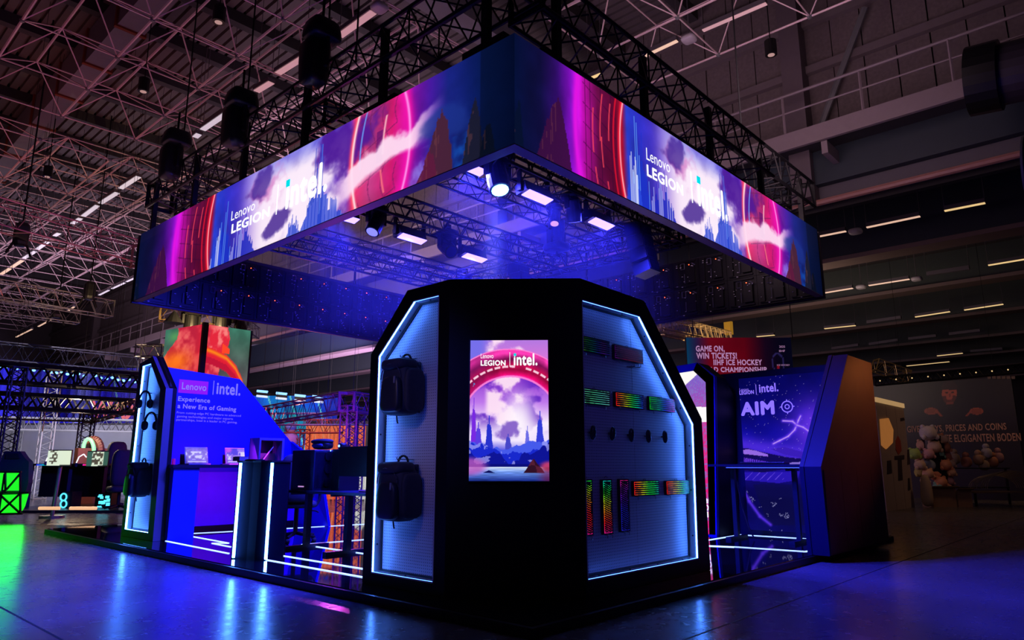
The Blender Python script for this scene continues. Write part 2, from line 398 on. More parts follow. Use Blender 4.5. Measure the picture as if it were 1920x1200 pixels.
# --- lower hall beyond the bulkhead: ceiling, girders, light rows
lc = mat('lower_ceiling', (.075, .062, .066), .8, noise=.2)
c2 = struct('ceiling', MB().bb((15.3, -12, 8.3), (70, 66, 8.5)), lc)
for k in range(30):
    MB().bb((15.3+k*1.8, -10, 8.12), (15.3+k*1.8+.25, 60, 8.3)).build('ceiling_rib', mat('rib_dark', (.045, .038, .042), .7), c2)
for i, x in enumerate((20.2, 26.5, 32.6, 38.7, 44.8, 51, 57)):
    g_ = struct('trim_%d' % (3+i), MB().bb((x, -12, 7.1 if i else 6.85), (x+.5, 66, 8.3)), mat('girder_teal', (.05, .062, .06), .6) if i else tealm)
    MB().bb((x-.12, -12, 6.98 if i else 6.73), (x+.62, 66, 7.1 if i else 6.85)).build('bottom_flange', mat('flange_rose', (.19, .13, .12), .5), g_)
struct('wall_left', MB().bb((-14, 62, 0), (70, 62.3, 13.2)), mat('far_wall', (.075, .06, .075), .8))
struct('wall_right', MB().bb((66, -12, 0), (66.3, 62, 8.3)), mat('far_wall', (.075, .06, .075), .8))

fixm = mat('light_housing', (.16, .14, .16), .5, .3)
def fixture(p, q, tube, label, group, w=.10, housing=True):
    p, q = Vector(p), Vector(q); t = thing('strip_light', label, 'ceiling light', (p+q)/2, group)
    d = (q-p).normalized(); s = d.cross(Vector((0, 0, 1))).normalized()*w
    MB().prism([p+s, p-s, p-s+Vector((0, 0, .1)), p+s+Vector((0, 0, .1))], q-p).build('housing', fixm, t)
    MB().prism([p+s*.75, p-s*.75, p-s*.75-Vector((0, 0, .02)), p+s*.75-Vector((0, 0, .02))], q-p).build('tube', tube, t)
    for e in (p, q): MB().tube(e+Vector((0, 0, .1)), (e.x, e.y, 8.4 if e.x > 15.3 else 12.7), .008, 4).build('hanger', fixm, t)
    return t
rowL = [((637, 67, 700, 22), rosetube), ((520, 138, 574, 104), rosetube), ((481, 171, 509, 154), rosetube), ((380, 243, 431, 208), palet), ((366, 257, 373, 251), palet),
        ((226, 353, 260, 331), palet), ((188, 381, 220, 361), palet), ((156, 405, 183, 385), palet), ((136, 419, 151, 409), palet), ((102, 442, 111, 437), palet),
        ((70, 467, 90, 453), palet), ((45, 484, 66, 471), palet), ((22, 501, 42, 488), warmt), ((2, 514, 19, 503), warmt)]
wh = ['behind the topmost hanging spotlight', 'left of the big lamp on the black truss', 'short, right above the second truss lamp', 'between second and third truss lamps', 'tiny sliver beside the third truss lamp',
      'largest of the far string, nearest the screen wall', 'second of the far string', 'third of the far string', 'fourth of the far string', 'just under the rose lit truss', 'below the rose lit truss', 'two below the rose truss', 'last but one at the left edge', 'touching the left edge of the picture']
for (l, m_), s_ in zip(rowL, wh):
    fixture(PX(l[0], l[1], 7.2), PX(l[2], l[3], 7.2), m_, 'strip light ' + s_, 'strip lights in the left roof row')
rowB = [((237, 528, 253, 521), palet), ((210, 541, 234, 530), palet), ((186, 553, 204, 544), palet), ((127, 583, 139, 575), warmt), ((72, 612, 98, 598), warmt), ((30, 632, 60, 617), warmt)]
for i, (l, m_) in enumerate(rowB):
    fixture(PX(l[0], l[1], 11.5), PX(l[2], l[3], 11.5), m_, 'faint strip light, %s one down the far row starting at the LED ring' % ORD[i], 'strip lights in the second left row', .07)
for l, m_, s_ in (((1318, 57, 1437, 6), rosetube, 'at the top edge above the white sensor puck'), ((1204, 107, 1270, 76), warmt, 'behind the right black truss'), ((1103, 148, 1127, 138), yelt, 'short, just over the LED ring')):
    fixture(PX(l[0], l[1], 12.6), PX(l[2], l[3], 12.6), m_, 'strip light '+s_, 'strip lights against the panelled wall', .06)
rowR = [[(1535, 443, 1586, 433), (1625, 426, 1725, 405), (1771, 395, 1847, 380)], [(1545, 549, 1599, 540), (1629, 535, 1705, 523), (1738, 516, 1818, 504), (1853, 497, 1925, 485)],
        [(1419, 631, 1452, 628), (1546, 616, 1604, 610), (1626, 606, 1690, 597), (1716, 594, 1781, 584), (1808, 581, 1881, 570)],
        [(1560, 655, 1610, 648), (1630, 647, 1684, 639), (1704, 637, 1756, 631), (1780, 628, 1838, 621)], [(1757, 667, 1805, 662), (1820, 660, 1880, 655)], [(1660, 690, 1690, 687), (1700, 686, 1780, 678)]]
for k, (row, x) in enumerate(zip(rowR, (18.35, 24.6, 30.6, 36.5, 43.5, 49))):
    for i, l in enumerate(row):
        m_ = warmt if (k < 2 and i < 2) else yelt
        if (k, i) in ((1, 2), (2, 2), (3, 0), (3, 1), (3, 2), (3, 3), (4, 1), (5, 0)): m_ = fixm
        fixture(PX(l[0], l[1], x), PX(l[2], l[3], x), m_, '%s strip light, %s in the %s row down right of the LED ring' % ('unlit' if m_ is fixm else 'glowing', ORD[i], ORD[k]), 'strip lights of the lower hall', .06+.01*k)
for (px, py, X, s_) in ((711, 14, 7.2, 'over the topmost lamp'), (1292, 73, 12.6, 'beside the rose tube at top right'), (1604, 434, 18.35, 'in the first light row right of the ring'), (1719, 523, 24.6, 'in the second light row'), (1615, 538, 24.6, 'square, with print, in the second light row')):
    p = PX(px, py, X); t = thing('ceiling_sensor', 'pale sensor puck ' + s_, 'sensor', p, 'pucks in the light rows')
    MB().sell(p, (.16, .16, .07), .6, 12, 6).build('body', mat('puck_plastic', (.55, .5, .55), .4), t, True); MB().tube(p, (p.x, p.y, 8.4 if p.x > 15.3 else 12.7), .012, 5).build('hanger', fixm, t)
for (px, py, s_) in ((411, 28, 'near the top edge, over the pale beam'), (270, 160, 'beside the upper space frame'), (1445, 90, 'at top right before the wall column'), (90, 322, 'by the left space frame')):
    p = PZ(px, py, 9.6); t = thing('downlight_can', 'black cylindrical downlight ' + s_, 'downlight', p, 'black downlight cans')
    MB().tube(p-Vector((0, 0, .16)), p+Vector((0, 0, .16)), .12, 14).build('can', blackm, t)
    MB().tube(p-Vector((0, 0, .165)), p-Vector((0, 0, .15)), .07, 12).build('lens', mat('dim_lens', (.4, .3, .3), emit=(1, .6, .5), es=.35, noise=0), t)
    MB().tube(p+Vector((0, 0, .16)), p+Vector((0, 0, 2.4)), .012, 5).build('cable', blackm, t)

# ================================================================== BOOTH PLATFORM
gloss = mat('black_gloss_floor', (.006, .006, .009), .035, noise=0, spec=.7, coat=.5)
pf = struct('floor', MB().bb((3.68, 3.2, 0), (11.9, 13.85, .078)), gloss)
MB().bb((3.64, 3.16, 0), (3.68, 13.85, .07)).build('edge_profile', blackm, pf)
MB().bb((3.68, 3.16, 0), (11.9, 3.2, .07)).build('edge_profile', blackm, pf)
ledlines = [((4.13, 3.9), None)]
def floor_led(pts, s_):
    m = MB()
    for a, b in zip(pts, pts[1:]):
        a, b = Vector((*a, .081)), Vector((*b, .081)); d = (b-a).normalized(); n = Vector((-d.y, d.x, 0))*.009
        m.prism([a-n, b-n, b+n, a+n], (0, 0, .004))
    tag(m.build('floor_led_line', ledfloor), 'thin glowing white LED line in the black floor, ' + s_, 'light strip', 'LED lines in the booth floor')
floor_led([(4.2, 10.36), (4.13, 8.35)], 'starting at the foot of the blue counter end')
floor_led([(4.14, 7.5), (4.13, 4.6)], 'nearest the platform edge between pedestal and tower')
floor_led([(4.45, 7.7), (4.46, 4.6)], 'second inwards between pedestal and tower')
floor_led([(4.8, 11.2), (4.72, 10.7), (4.66, 9.45), (4.5, 9.6), (4.47, 9.0)], 'zigzag behind the counter end')
floor_led([(4.85, 11.2), (5.6, 11.05), (7.3, 10.75), (9.5, 10.4)], 'farthest, along the back wall')
floor_led([(9.0, 8.4), (6.2, 8.48), (5.23, 8.57), (5.2, 7.1), (5.2, 5.5)], 'hairpin under the office chair')
floor_led([(7.4, 4.9), (9.35, 4.88), (10.42, 4.88), (10.5, 3.9), (10.5, 3.5)], 'along the foot of the rifle poster')
floor_led([(7.5, 5.0), (8.73, 4.56), (8.85, 4.2), (8.95, 3.38), (9.4, 3.3)], 'in front of the poster, across the room with the standing desk')
floor_led([(8.6, 4.75), (8.80, 4.22)], 'short branch beside the pink display')

# ================================================================== MAIN TOWER
T = 2.68
tw = thing('display_tower', 'black faceted corner tower with two glowing blue pegboard wings', 'display tower', (4.3, 4.0, .078))
XL, YR = 3.95, 3.5
def polyX(pts, X): return [(X, y, z) for y, z in pts]
def polyY(pts, Y): return [(x, Y, z) for x, z in pts]
outL = [(4.35, .08), (5.44, .08), (5.45, 2.14), (4.93, T), (4.35, T)]
inL = [(4.485, .17), (5.32, .17), (5.34, 2.11), (4.84, 2.57), (4.485, 2.57)]
def pY(px, py): p = PY(px, py, YR); return (p.x, p.z)
c1, c2 = pY(1208, 571), pY(1313, 785)
outR = [(4.68, .08), (c2[0]+.04, .08), (c2[0]+.03, c2[1]), (c1[0], T-.02), (4.68, T)]
i1, i2, i3 = pY(1200, 592), pY(1301, 795), pY(1310.5, 1049)
inR = [(4.655 if False else 4.70, .205), (i3[0], .205), i2, (i1[0], i1[1]), (4.70, 2.50)]
MB().frame(polyX(outL, XL), polyX(inL, XL), (.1, 0, 0)).build('wing_frame', black, tw)
MB().frame(polyY(outR, YR), polyY(inR, YR), (0, .1, 0)).build('wing_frame', black, tw)
MB().prism([(p[0]+.13, p[1], p[2]) for p in polyX(outL, XL)], (.4, 0, 0)).build('wing_body', black, tw)
MB().prism([(p[0], p[1]+.13, p[2]) for p in polyY(outR, YR)], (0, .4, 0)).build('wing_body', black, tw)
MB().prism([(XL, 4.35, .08), (4.68, YR, .08), (4.68, 4.0, .08), (4.5, 4.35, .08)], (0, 0, T-.08)).build('front_panel', black, tw)
rail = mat('recess_rail', (.62, .63, .66), .35, .2, noise=.05)
boltm = mat('bolt_dark', (.02, .02, .03), .4)
def recess(pts3, off, inset_dir, tower, nbolt):
    """lining of the opening: strips between frame lip and pegboard, with bolts"""
    n = len(pts3); off = Vector(off); C = sum((Vector(p) for p in pts3), Vector())/n
    for i in range(n):
        a, b = Vector(pts3[i]), Vector(pts3[(i+1) % n])
        inn = ((C-(a+b)/2)); e = (b-a).normalized(); inn = (inn - e*inn.dot(e)).normalized()*.012
        MB().prism([a, b, b+inn, a+inn], off*.96).build('recess_rail', rail, tower)
        L = (b-a).length
        for k in range(max(1, int(L/.42))):
            c = a + (b-a)*((k+.5)/max(1, int(L/.42))) + off*.5 + inn
            MB().tube(c, c+inn*.5, .008, 8).build('bolt', boltm, tower)
recess(polyX(inL, XL), (.1, 0, 0), None, tw, 4)
recess(polyY(inR, YR), (0, .1, 0), None, tw, 4)
def peg_mat():
    m = bpy.data.materials.new('pegboard'); m.use_nodes = True; nt = m.node_tree; b = nt.nodes['Principled BSDF']; L = nt.links.new
    tc = nt.nodes.new('ShaderNodeTexCoord'); sx = nt.nodes.new('ShaderNodeSeparateXYZ'); L(tc.outputs['Object'], sx.inputs[0])
    def wrap(a):
        mm = nt.nodes.new('ShaderNodeMath'); mm.operation = 'PINGPONG'; mm.inputs[1].default_value = .0125; L(a, mm.inputs[0])
        s = nt.nodes.new('ShaderNodeMath'); s.operation = 'MULTIPLY'; s.inputs[1].default_value = 1; L(mm.outputs[0], s.inputs[0])
        q = nt.nodes.new('ShaderNodeMath'); q.operation = 'POWER'; q.inputs[1].default_value = 2; L(s.outputs[0], q.inputs[0]); return q.outputs[0]
    ad = nt.nodes.new('ShaderNodeMath'); ad.operation = 'ADD'; L(sx.outputs['X'], ad.inputs[0]); L(sx.outputs['Y'], ad.inputs[1])
    A, B = wrap(ad.outputs[0]), wrap(sx.outputs['Z'])
    s2 = nt.nodes.new('ShaderNodeMath'); s2.operation = 'ADD'; L(A, s2.inputs[0]); L(B, s2.inputs[1])
    lt = nt.nodes.new('ShaderNodeMath'); lt.operation = 'LESS_THAN'; lt.inputs[1].default_value = .0042**2; L(s2.outputs[0], lt.inputs[0])
    mx = nt.nodes.new('ShaderNodeMix'); mx.data_type = 'RGBA'; mx.inputs['A'].default_value = (.66, .64, .68, 1); mx.inputs['B'].default_value = (.04, .04, .06, 1)
    L(lt.outputs[0], mx.inputs['Factor']); L(mx.outputs['Result'], b.inputs['Base Color']); b.inputs['Roughness'].default_value = .45; b.inputs['Metallic'].default_value = .15
    return m
pegm = peg_mat()
MB().prism(polyX(inL, XL+.1), (.01, 0, 0)).build('pegboard', pegm, tw)
ym = 5.30
def clipR(lo, hi):
    P = inR; out = []
    def ins(p): return lo-1e-6 <= p[0] <= hi+1e-6
    for i in range(len(P)):
        a, b = P[i], P[(i+1) % len(P)]
        if ins(a): out.append(a)
        for v in sorted([v for v in (lo, hi) if (a[0]-v)*(b[0]-v) < 0], key=lambda v: abs(v-a[0])):
            t = (v-a[0])/(b[0]-a[0]); out.append((v, a[1]+t*(b[1]-a[1])))
    return out
MB().prism(polyY(clipR(4.6, 5.595), YR+.1), (0, .01, 0)).build('pegboard', pegm, tw)
MB().prism(polyY(clipR(5.6, 7), YR+.1), (0, .01, 0)).build('pegboard', pegm, tw)
def shrink(pts, d):
    n = len(pts); C = Vector((sum(p[0] for p in pts)/n, sum(p[1] for p in pts)/n)); out = []
    for i in range(n):
        a, b, c = Vector(pts[i-1]), Vector(pts[i]), Vector(pts[(i+1) % n])
        def off(p, q):
            e = (q-p).normalized(); nn = Vector((-e.y, e.x));
            if nn.dot(C-p) < 0: nn = -nn
            return p+nn*d, e
        p1, e1 = off(a, b); p2, e2 = off(b, c); den = e1.x*e2.y-e1.y*e2.x
        t = ((p2.x-p1.x)*e2.y-(p2.y-p1.y)*e2.x)/den; q = p1+e1*t; out.append((q.x, q.y))
    return out
edge = mat('pegboard_edge', (.015, .015, .02), .5)
MB().frame(polyX(shrink(inL, .015), XL+.088), polyX(shrink(inL, .03), XL+.088), (.012, 0, 0)).build('pegboard_edge', edge, tw)
MB().frame(polyY(shrink(inR, .015), YR+.088), polyY(shrink(inR, .03), YR+.088), (0, .012, 0)).build('pegboard_edge', edge, tw)
def strip(pts, m, parent, r=.008):
    for a, b in zip(pts, pts[1:]): MB().tube(a, b, r, 6).build('led_strip', m, parent)
sl = shrink(inL, .009)
strip([(XL+.012, *sl[1]), (XL+.012, *sl[2]), (XL+.012, *sl[3])], ledw, tw)
strip([(XL+.005, *sl[3]), (XL+.005, *sl[4])], ledb, tw, .005); strip([(XL+.005, *sl[0]), (XL+.005, *sl[1])], ledb, tw, .005)
sr = shrink(inR, .009)
strip([(sr[1][0], YR+.012, sr[1][1]), (sr[2][0], YR+.012, sr[2][1]), (sr[3][0], YR+.012, sr[3][1])], ledw, tw)
strip([(sr[3][0], YR+.005, sr[3][1]), (sr[4][0], YR+.005, sr[4][1])], ledb, tw, .005); strip([(sr[0][0], YR+.005, sr[0][1]), (sr[1][0], YR+.005, sr[1][1])], ledb, tw, .005)

# --- pictures
W_ = 255.
def scape(s, t):
    """fantasy sky city for the LED ring; s 0..1 along, t 0..1 up"""
    st = [(0, (5, 15, 52)), (.07, (16, 14, 62)), (.12, (52, 14, 110)), (.16, (130, 16, 190)), (.183, (205, 20, 215)), (.20, (170, 14, 150)), (.24, (96, 12, 66)), (.29, (84, 8, 44)), (.318, (150, 12, 40)),
          (.332, (40, 60, 200)), (.37, (46, 46, 190)), (.42, (70, 50, 180)), (.47, (120, 80, 200)), (.52, (190, 150, 225)), (.60, (225, 205, 250)), (.64, (160, 140, 235)), (.675, (90, 50, 180)), (.71, (130, 50, 190)),
          (.724, (235, 50, 110)), (.76, (190, 60, 130)), (.80, (225, 30, 120)), (.824, (235, 20, 170)), (.84, (130, 20, 170)), (.87, (70, 26, 160)), (.90, (24, 34, 124)), (.94, (10, 24, 84)), (.958, (6, 22, 70)), (1, (3, 14, 54))]
    c = grad(s, st); x = s*7.6
    n = fbm(x*1.3, t*1.5+3, 6); n2 = fbm(x*3+9, t*3.4, 5)
    c = c*(.78+.44*n2)[..., None]
    city = ss(.40, .50, s)*(1-ss(.70, .722, s))
    c = mixc(c, (255, 238, 252), city*ss(.39, .54, n+.12*(.55-t))*.95)
    c = mixc(c, (46, 20, 130), city*ss(.55, .40, n)*ss(.3, .7, n2)*.6*ss(.6, .9, t+.3*s))
    c = mixc(c, (84, 90, 225), city*ss(.72, 1., t)*.55)
    # warm-lit cloud edge right of the wordmark
    d = np.hypot((s-.50)*9, (t-.72)*1.6)+1.5*(n2-.5)+.9*(n-.5); c = mixc(c, (205, 110, 190), ss(.75, .45, d)*ss(.45, .6, n2)*.7); c = mixc(c, (60, 26, 140), ss(.5, .15, np.hypot((s-.475)*9, (t-.70)*1.5)+1.6*(n2-.5))*.75)
    d = np.hypot((s-.69)*9, (t-.78)*1.4); c = mixc(c, (76, 24, 150), ss(.55, .15, d+1.4*(n2-.5))*.9)
    d = np.hypot((s-.535)*8 - (t-.2)*.9, (t-.22)*1.6); c = mixc(c, (80, 50, 150), ss(.24, .1, d+.9*(n2-.5))*.9)
    # towers: vertical spires
    def spires(c, a, b, top, seed, dark, light):
        k = np.floor((s-a)/(b-a)*26); h = _lat[(k.astype(int)*7+seed) % 64, 5]; mid = 1-np.abs((s-(a+b)/2)/((b-a)/2))
        ht = top*(.25+.75*h)*np.clip(mid*1.6, 0, 1); on = (s > a) & (s < b) & (t < ht)
        f = (s-a)/(b-a)*26-k
        c = mixc(c, dark, on*.85); return mixc(c, light, on*(f > .62)*(h > .35)*.8)
    c = spires(c, .335, .40, 1.0, 3, (26, 50, 200), (110, 170, 250)); c = spires(c, .39, .475, .52, 11, (30, 40, 190), (200, 200, 255))
    c = spires(c, .325, .37, .55, 15, (40, 70, 220), (235, 240, 255))
    c = spires(c, .61, .665, .98, 9, (34, 60, 196), (90, 130, 240)); c = spires(c, .60, .705, .42, 20, (44, 70, 205), (120, 130, 235)); c = spires(c, .565, .60, .30, 31, (44, 70, 205), (150, 150, 245))
    # neon arch, left one
    bend = .012*(1-(2*t-1)**2)
    def vline(c, s0, wd, col, t0=-1, t1=2, k=1.0):
        f = np.exp(-((s-(s0-bend*k))/wd)**2)*(t > t0)*(t < t1); return mixc(c, col, f)
    g = ((s > .195) & (s < .30)); c = mixc(c, (50, 8, 50), g*(((np.abs((t*5+s*9) % 1-.5) < .03)) | (np.abs((s*62) % 1-.5) < .05))*.6)
    c = vline(c, .184, .0022, (255, 120, 255)); c = vline(c, .184, .008, (225, 20, 225), k=1)
    for s0, t0, t1 in ((.235, .3, .75), (.258, .45, .95), (.262, .2, .5), (.285, .5, .9), (.236, .0, .16), (.27, 0, .08)): c = vline(c, s0, .0016, (255, 70, 90), t0, t1)
    c = vline(c, .300, .0022, (240, 20, 50)); c = vline(c, .320, .005, (255, 30, 60)); c = vline(c, .322, .0018, (255, 190, 200))
    # neon arch, right one
    g = ((s > .735) & (s < .81)); c = mixc(c, (110, 30, 90), g*(((np.abs((t*3-s*7) % 1-.5) < .025)) | (np.abs((s*40+.3*np.sin(t*9)) % 1-.5) < .04))*.55)
    c = mixc(c, (90, 20, 110), ((s > .770) & (s < .783) & (t > .38) & (t < .72))*.7)
    c = vline(c, .7285, .005, (255, 80, 110)); c = vline(c, .731, .0025, (255, 225, 230)); c = vline(c, .748, .0014, (110, 170, 255), .4, 1); c = vline(c, .795, .0018, (255, 190, 200), .45, .85); c = vline(c, .79, .0016, (255, 120, 130), .05, .3)
    c = vline(c, .822, .010, (245, 20, 170), k=-1); c = vline(c, .823, .0022, (255, 150, 240), k=-1)
    # bright cloud sweeping through it, then blue clouds
    yc = .30+(s-.70)*1.9; dd = np.abs(t-yc-.30*(n-.5)-.25*(n2-.5))/(.08+.16*n2); m_ = ss(1.15, .5, dd)*ss(.66, .72, s)*(1-ss(.83, .90, s)); c = mixc(c, (255, 222, 244), m_*.95)
    m_ = ss(.83, .87, s)*(1-ss(.945, .951, s)); c = mixc(c, (28, 50, 136), m_*ss(.44, .62, fbm(x*1.6, t*2+1, 5)+.12*(.6-t)+(.9-s)*.5)*.75)
    c = mixc(c, (150, 150, 240), ss(.83, .84, s)*(1-ss(.86, .875, s))*(t < .33)*ss(.3, .6, n2)*.8)
    c = mixc(c, (20, 90, 190), ss(.905, .915, s)*(1-ss(.93, .94, s))*(t < .3)*ss(.35, .6, n2)*.8)
    # rocks
    for s0, wd, h, col in ((.112, .050, .62, (58, 14, 62)), (.886, .026, .60, (74, 34, 52)), (.868, .016, .26, (92, 26, 60)), (.941, .016, .58, (26, 26, 44)), (.962, .012, .30, (10, 18, 40)), (.008, .016, .4, (6, 16, 44))):
        prof = h*(1-(np.abs(s-s0-.25*wd*(t/h-.3))/wd)**1.5)+.10*(vn(s*300, t*3)-.5); on = (t < prof); c = mixc(c, np.array(col)*1.0, on*.94); c = mixc(c, (130, 70, 70), on*(vn(s*500, t*9) > .7)*(s < s0)*.35)
    c[(s > .951)] *= .72
    return c
def portal(s, t):
    X, Y = (s-.5)*590, (1-t)*1058; r = np.hypot(X-10, Y-652); r2 = np.hypot(X, Y-624)
    n = fbm(s*4, t*7, 6); n2 = fbm(s*9+4, t*15, 5)
    c = grad(1-t, [(0, (180, 120, 225)), (.12, (210, 120, 220)), (.3, (150, 70, 210)), (.45, (190, 120, 235)), (.6, (250, 235, 255)), (.72, (235, 220, 255)), (.8, (60, 60, 220)), (1, (60, 60, 200))])
    c = mixc(c, (110, 110, 235), ss(.35, .1, s)*(t > .85)*.9)
    c = mixc(c, (255, 225, 245), ss(.47, .62, n)*ss(.68, .6, np.abs(s-.45)+.4)*.95)
    c = mixc(c, (92, 34, 190), ss(.55, .40, n)*(r < 372)*ss(-.1, .35, np.abs(s-.58))*.9*ss(.30, .48, t))
    c = mixc(c, (255, 246, 255), ss(.30, .0, np.hypot((s-.62)*.9, (t-.42)))*.9)
    c = mixc(c, (110, 70, 190), ss(.085, .03, np.hypot((s-.50)*.5, (t-.345)*1.4-(s-.5)*.25)+.16*(n2-.5))*.8)
    # ring
    ring = (r > 372) & (r2 < 554) & (Y < 760)
    rr = np.clip((r-372)/180, 0, 1); cr = grad(rr, [(0, (255, 60, 190)), (.10, (235, 10, 110)), (.3, (150, 10, 60)), (.5, (190, 14, 80)), (.75, (120, 16, 80)), (1, (255, 60, 180))])*(.75+.5*n2)[..., None]
    cr = mixc(cr, (120, 20, 90), ss(.4, .1, s)*.4)
    c = np.where(ring[..., None], cr, c)
    ang = np.arctan2(X, 652-Y)
    c = mixc(c, (255, 210, 230), ring*(np.abs(r-448) < 8)*((np.abs(((ang*7.5) % 1)-.5) < .36) & ((ang < .1) | (ang > .28)))*.95)
    c = mixc(c, (255, 130, 215), ((np.abs(r-372) < 7) | (np.abs(r2-554) < 5))*(Y < 560)*.9)
    c = mixc(c, (60, 160, 240), ring*(ang < -.66)*(np.abs(r-420) < 12)*(n2 > .5)*.9)
    # lower ring sides
    low = (r > 368) & (r < 400) & (Y > 800) & (Y < 960); c = mixc(c, (255, 70, 110), low*.95)
    side = (r > 400) & (Y > 560) & (Y < 960); c = mixc(c, (170, 40, 170), side*.85)
    # spires and mountains
    for a, b, base, top, col in ((.02, .09, .30, .60, (120, 40, 225)), (.07, .16, .26, .42, (90, 60, 225)), (.2, .3, .24, .47, (40, 50, 205)), (.45, .53, .25, .33, (70, 70, 200)), (.7, .76, .26, .39, (110, 110, 230)), (.84, .94, .28, .50, (50, 60, 215))):
        k = np.floor((s-a)/(b-a)*7); h = _lat[(k.astype(int)*5) % 64, 9]; mid = 1-np.abs((s-(a+b)/2)/((b-a)/2)); ht = base+(top-base)*(.4+.6*h)*np.clip(mid*1.6, 0, 1)
        c = mixc(c, col, (s > a) & (s < b) & (t < ht))
    for h0, amp, col, f, ph in ((.235, .10, (70, 90, 235), 2.2, 1), (.205, .10, (24, 40, 205), 3.1, 4), (.165, .12, (14, 20, 150), 2.6, 8)):
        prof = h0+amp*(np.abs(s-.5)*1.5-.25)+amp*(fbm(s*f*2+ph, s*0+ph, 5)-.5)*1.5
        on = t < prof; c = mixc(c, col, on*1.); c = mixc(c, (170, 170, 250), on*(n2 > .62)*(prof-t < .05)*.7)
    c = mixc(c, (10, 14, 120), (t < .115)*1.); w = (t < .097); c = np.where(w[..., None], grad(1-t, [(.90, (225, 235, 255)), (.94, (110, 150, 240)), (1, (22, 40, 130))])*(.85+.3*vn(s*10, t*160))[..., None], c)
    c = mixc(c, (190, 90, 190), ss(.26, .12, np.hypot(s*.9, (t-.10)*3.2))*.8); c = mixc(c, (230, 70, 110), ss(.16, .05, np.hypot((s-1), (t-.10)*3.2))*.8)
    rk = (t < .155-np.abs(s-.81)*.75+.02*(n2-.5)) & (t > .055); c = mixc(c, (84, 30, 50), rk*1.); c = mixc(c, (34, 10, 30), rk*(n2 < .5)*.7)
    c = mixc(c, (14, 16, 90), ((t < .075-np.abs(s-.25)*.25) & (t > .055))*1.); c = mixc(c, (120, 20, 60), w*ss(.8, 1., s)*.6)
    return c
screenm = attr_mat('led_screen_emission', True, 1.0)
sc_ = thing('portrait_display', 'upright glowing display with a neon arch over blue mountains on the tower front', 'display', (4.3, 3.9, 1.1))
ux_ = Vector((.73, -.85, 0)).normalized(); nf = Vector((-.85, -.73, 0)).normalized()
# the plane of the front panel
def PF(px, py, o=.0):
    r = ray(px, py); p0 = Vector((XL, 4.35, 0)) + nf*o; return CAMP + r*((p0-CAMP).dot(nf)/r.dot(nf))
A, B, C_, D_ = PF(879, 902, .02), PF(1030, 902, .02), PF(1027, 638, .02), PF(879, 638, .02)
wS, hS = (B-A).length, (D_.z+C_.z)/2-A.z
A = (A+B)/2-ux_*wS/2; A.z = (PF(955, 902, .02)).z
MB().prism([A-ux_*.012-nf*.02-Vector((0, 0, .012)), A+ux_*(wS+.012)-nf*.02-Vector((0, 0, .012)), A+ux_*(wS+.012)-nf*.02+Vector((0, 0, hS+.012)), A-ux_*.012-nf*.02+Vector((0, 0, hS+.012))], nf*.018).build('bezel', plastic, sc_)
picture('screen', A, ux_*wS, Vector((0, 0, hS)), 230, 410, portal, screenm, sc_)
logo_pair(A+ux_*wS*.135+Vector((0, 0, hS*.813)), ux_, (0, 0, 1), wS*.156, litw, sc_, cyan)

# ================================================================== HANGING LED RING
BX, BY, BX1, BY1, Z0 = 4.55, 4.14, 12.8, 13.70, 4.10
ring = thing('led_ring', 'huge square hanging ring of LED screens showing a purple sky city', 'LED screen', (BX, BY, Z0), )
def zt(k): return 5.27 + .12*k
lcrv = lambda s, t: np.stack([0*s, 0*s, t*.12*(1-s)], -1)
picture('screen', (BX, BY1, Z0), (0, BY-BY1, 0), (0, 0, 1.17), 620, 120, scape, screenm, ring, lcrv)
warp = lambda s, t: scape(np.interp(s, [0, .121, .222, .30, .422, .623, .758, 1], [0, .178, .314, .40, .532, .724, .822, 1]), t)
picture('screen', (BX, BY, Z0), (BX1-BX, 0, 0), (0, 0, 1.17), 620, 120, warp, screenm, ring, lambda s, t: np.stack([0*s, 0*s, t*.08*s], -1))
def lg(fn, f2, l0, b0, ln, k, ux):   # lettering on the ring, from its place in the photograph
    pass
P1, P2 = PX(434, 433, BX-.004), PX(505, 407, BX-.004); z1 = (P1.z+P2.z)/2-.02
text('lettering', 'LEGION', (BX-.004, P1.y, z1), (0, -1, 0), (0, 0, 1), P1.y-P2.y, .155, litw, ring, .035)
P3, P4 = PX(434, 407, BX-.004), PX(478, 388, BX-.004)
text('lettering', 'Lenovo', (BX-.004, P3.y, z1+.215), (0, -1, 0), (0, 0, 1), P3.y-P4.y, .155, litw, ring, .0)
P5, P6 = PX(535, 386, BX-.004), PX(613, 352, BX-.004)
text('lettering', 'intel.', (BX-.004, P5.y, z1-.02), (0, -1, 0), (0, 0, 1), P5.y-P6.y, .44, litw, ring, .035)
pb = PX(520.5, 370, BX); MB().bb((BX-.006, pb.y-.01, z1-.02), (BX-.001, pb.y+.01, z1+.42)).build('divider_line', litw, ring)
MB().bb((BX-.012, P5.y-.085, z1+.31), (BX-.005, P5.y+.005, z1+.41)).build('cyan_dot', cyan, ring)
Q1, Q2 = PY(1213, 331, BY-.004), PY(1281, 362, BY-.004); z2 = z1+.0
text('lettering', 'LEGION', (Q1.x, BY-.004, z2), (1, 0, 0), (0, 0, 1), Q2.x-Q1.x, .155, litw, ring, .035)
Q3, Q4 = PY(1212, 300, BY-.004), PY(1256, 318, BY-.004)
text('lettering', 'Lenovo', (Q3.x, BY-.004, z2+.215), (1, 0, 0), (0, 0, 1), Q4.x-Q3.x, .155, litw, ring, .0)
Q5, Q6 = PY(1309, 380, BY-.004), PY(1364, 405, BY-.004)
text('lettering', 'intel.', (Q5.x, BY-.004, z2-.02), (1, 0, 0), (0, 0, 1), Q6.x-Q5.x, .44, litw, ring, .035)
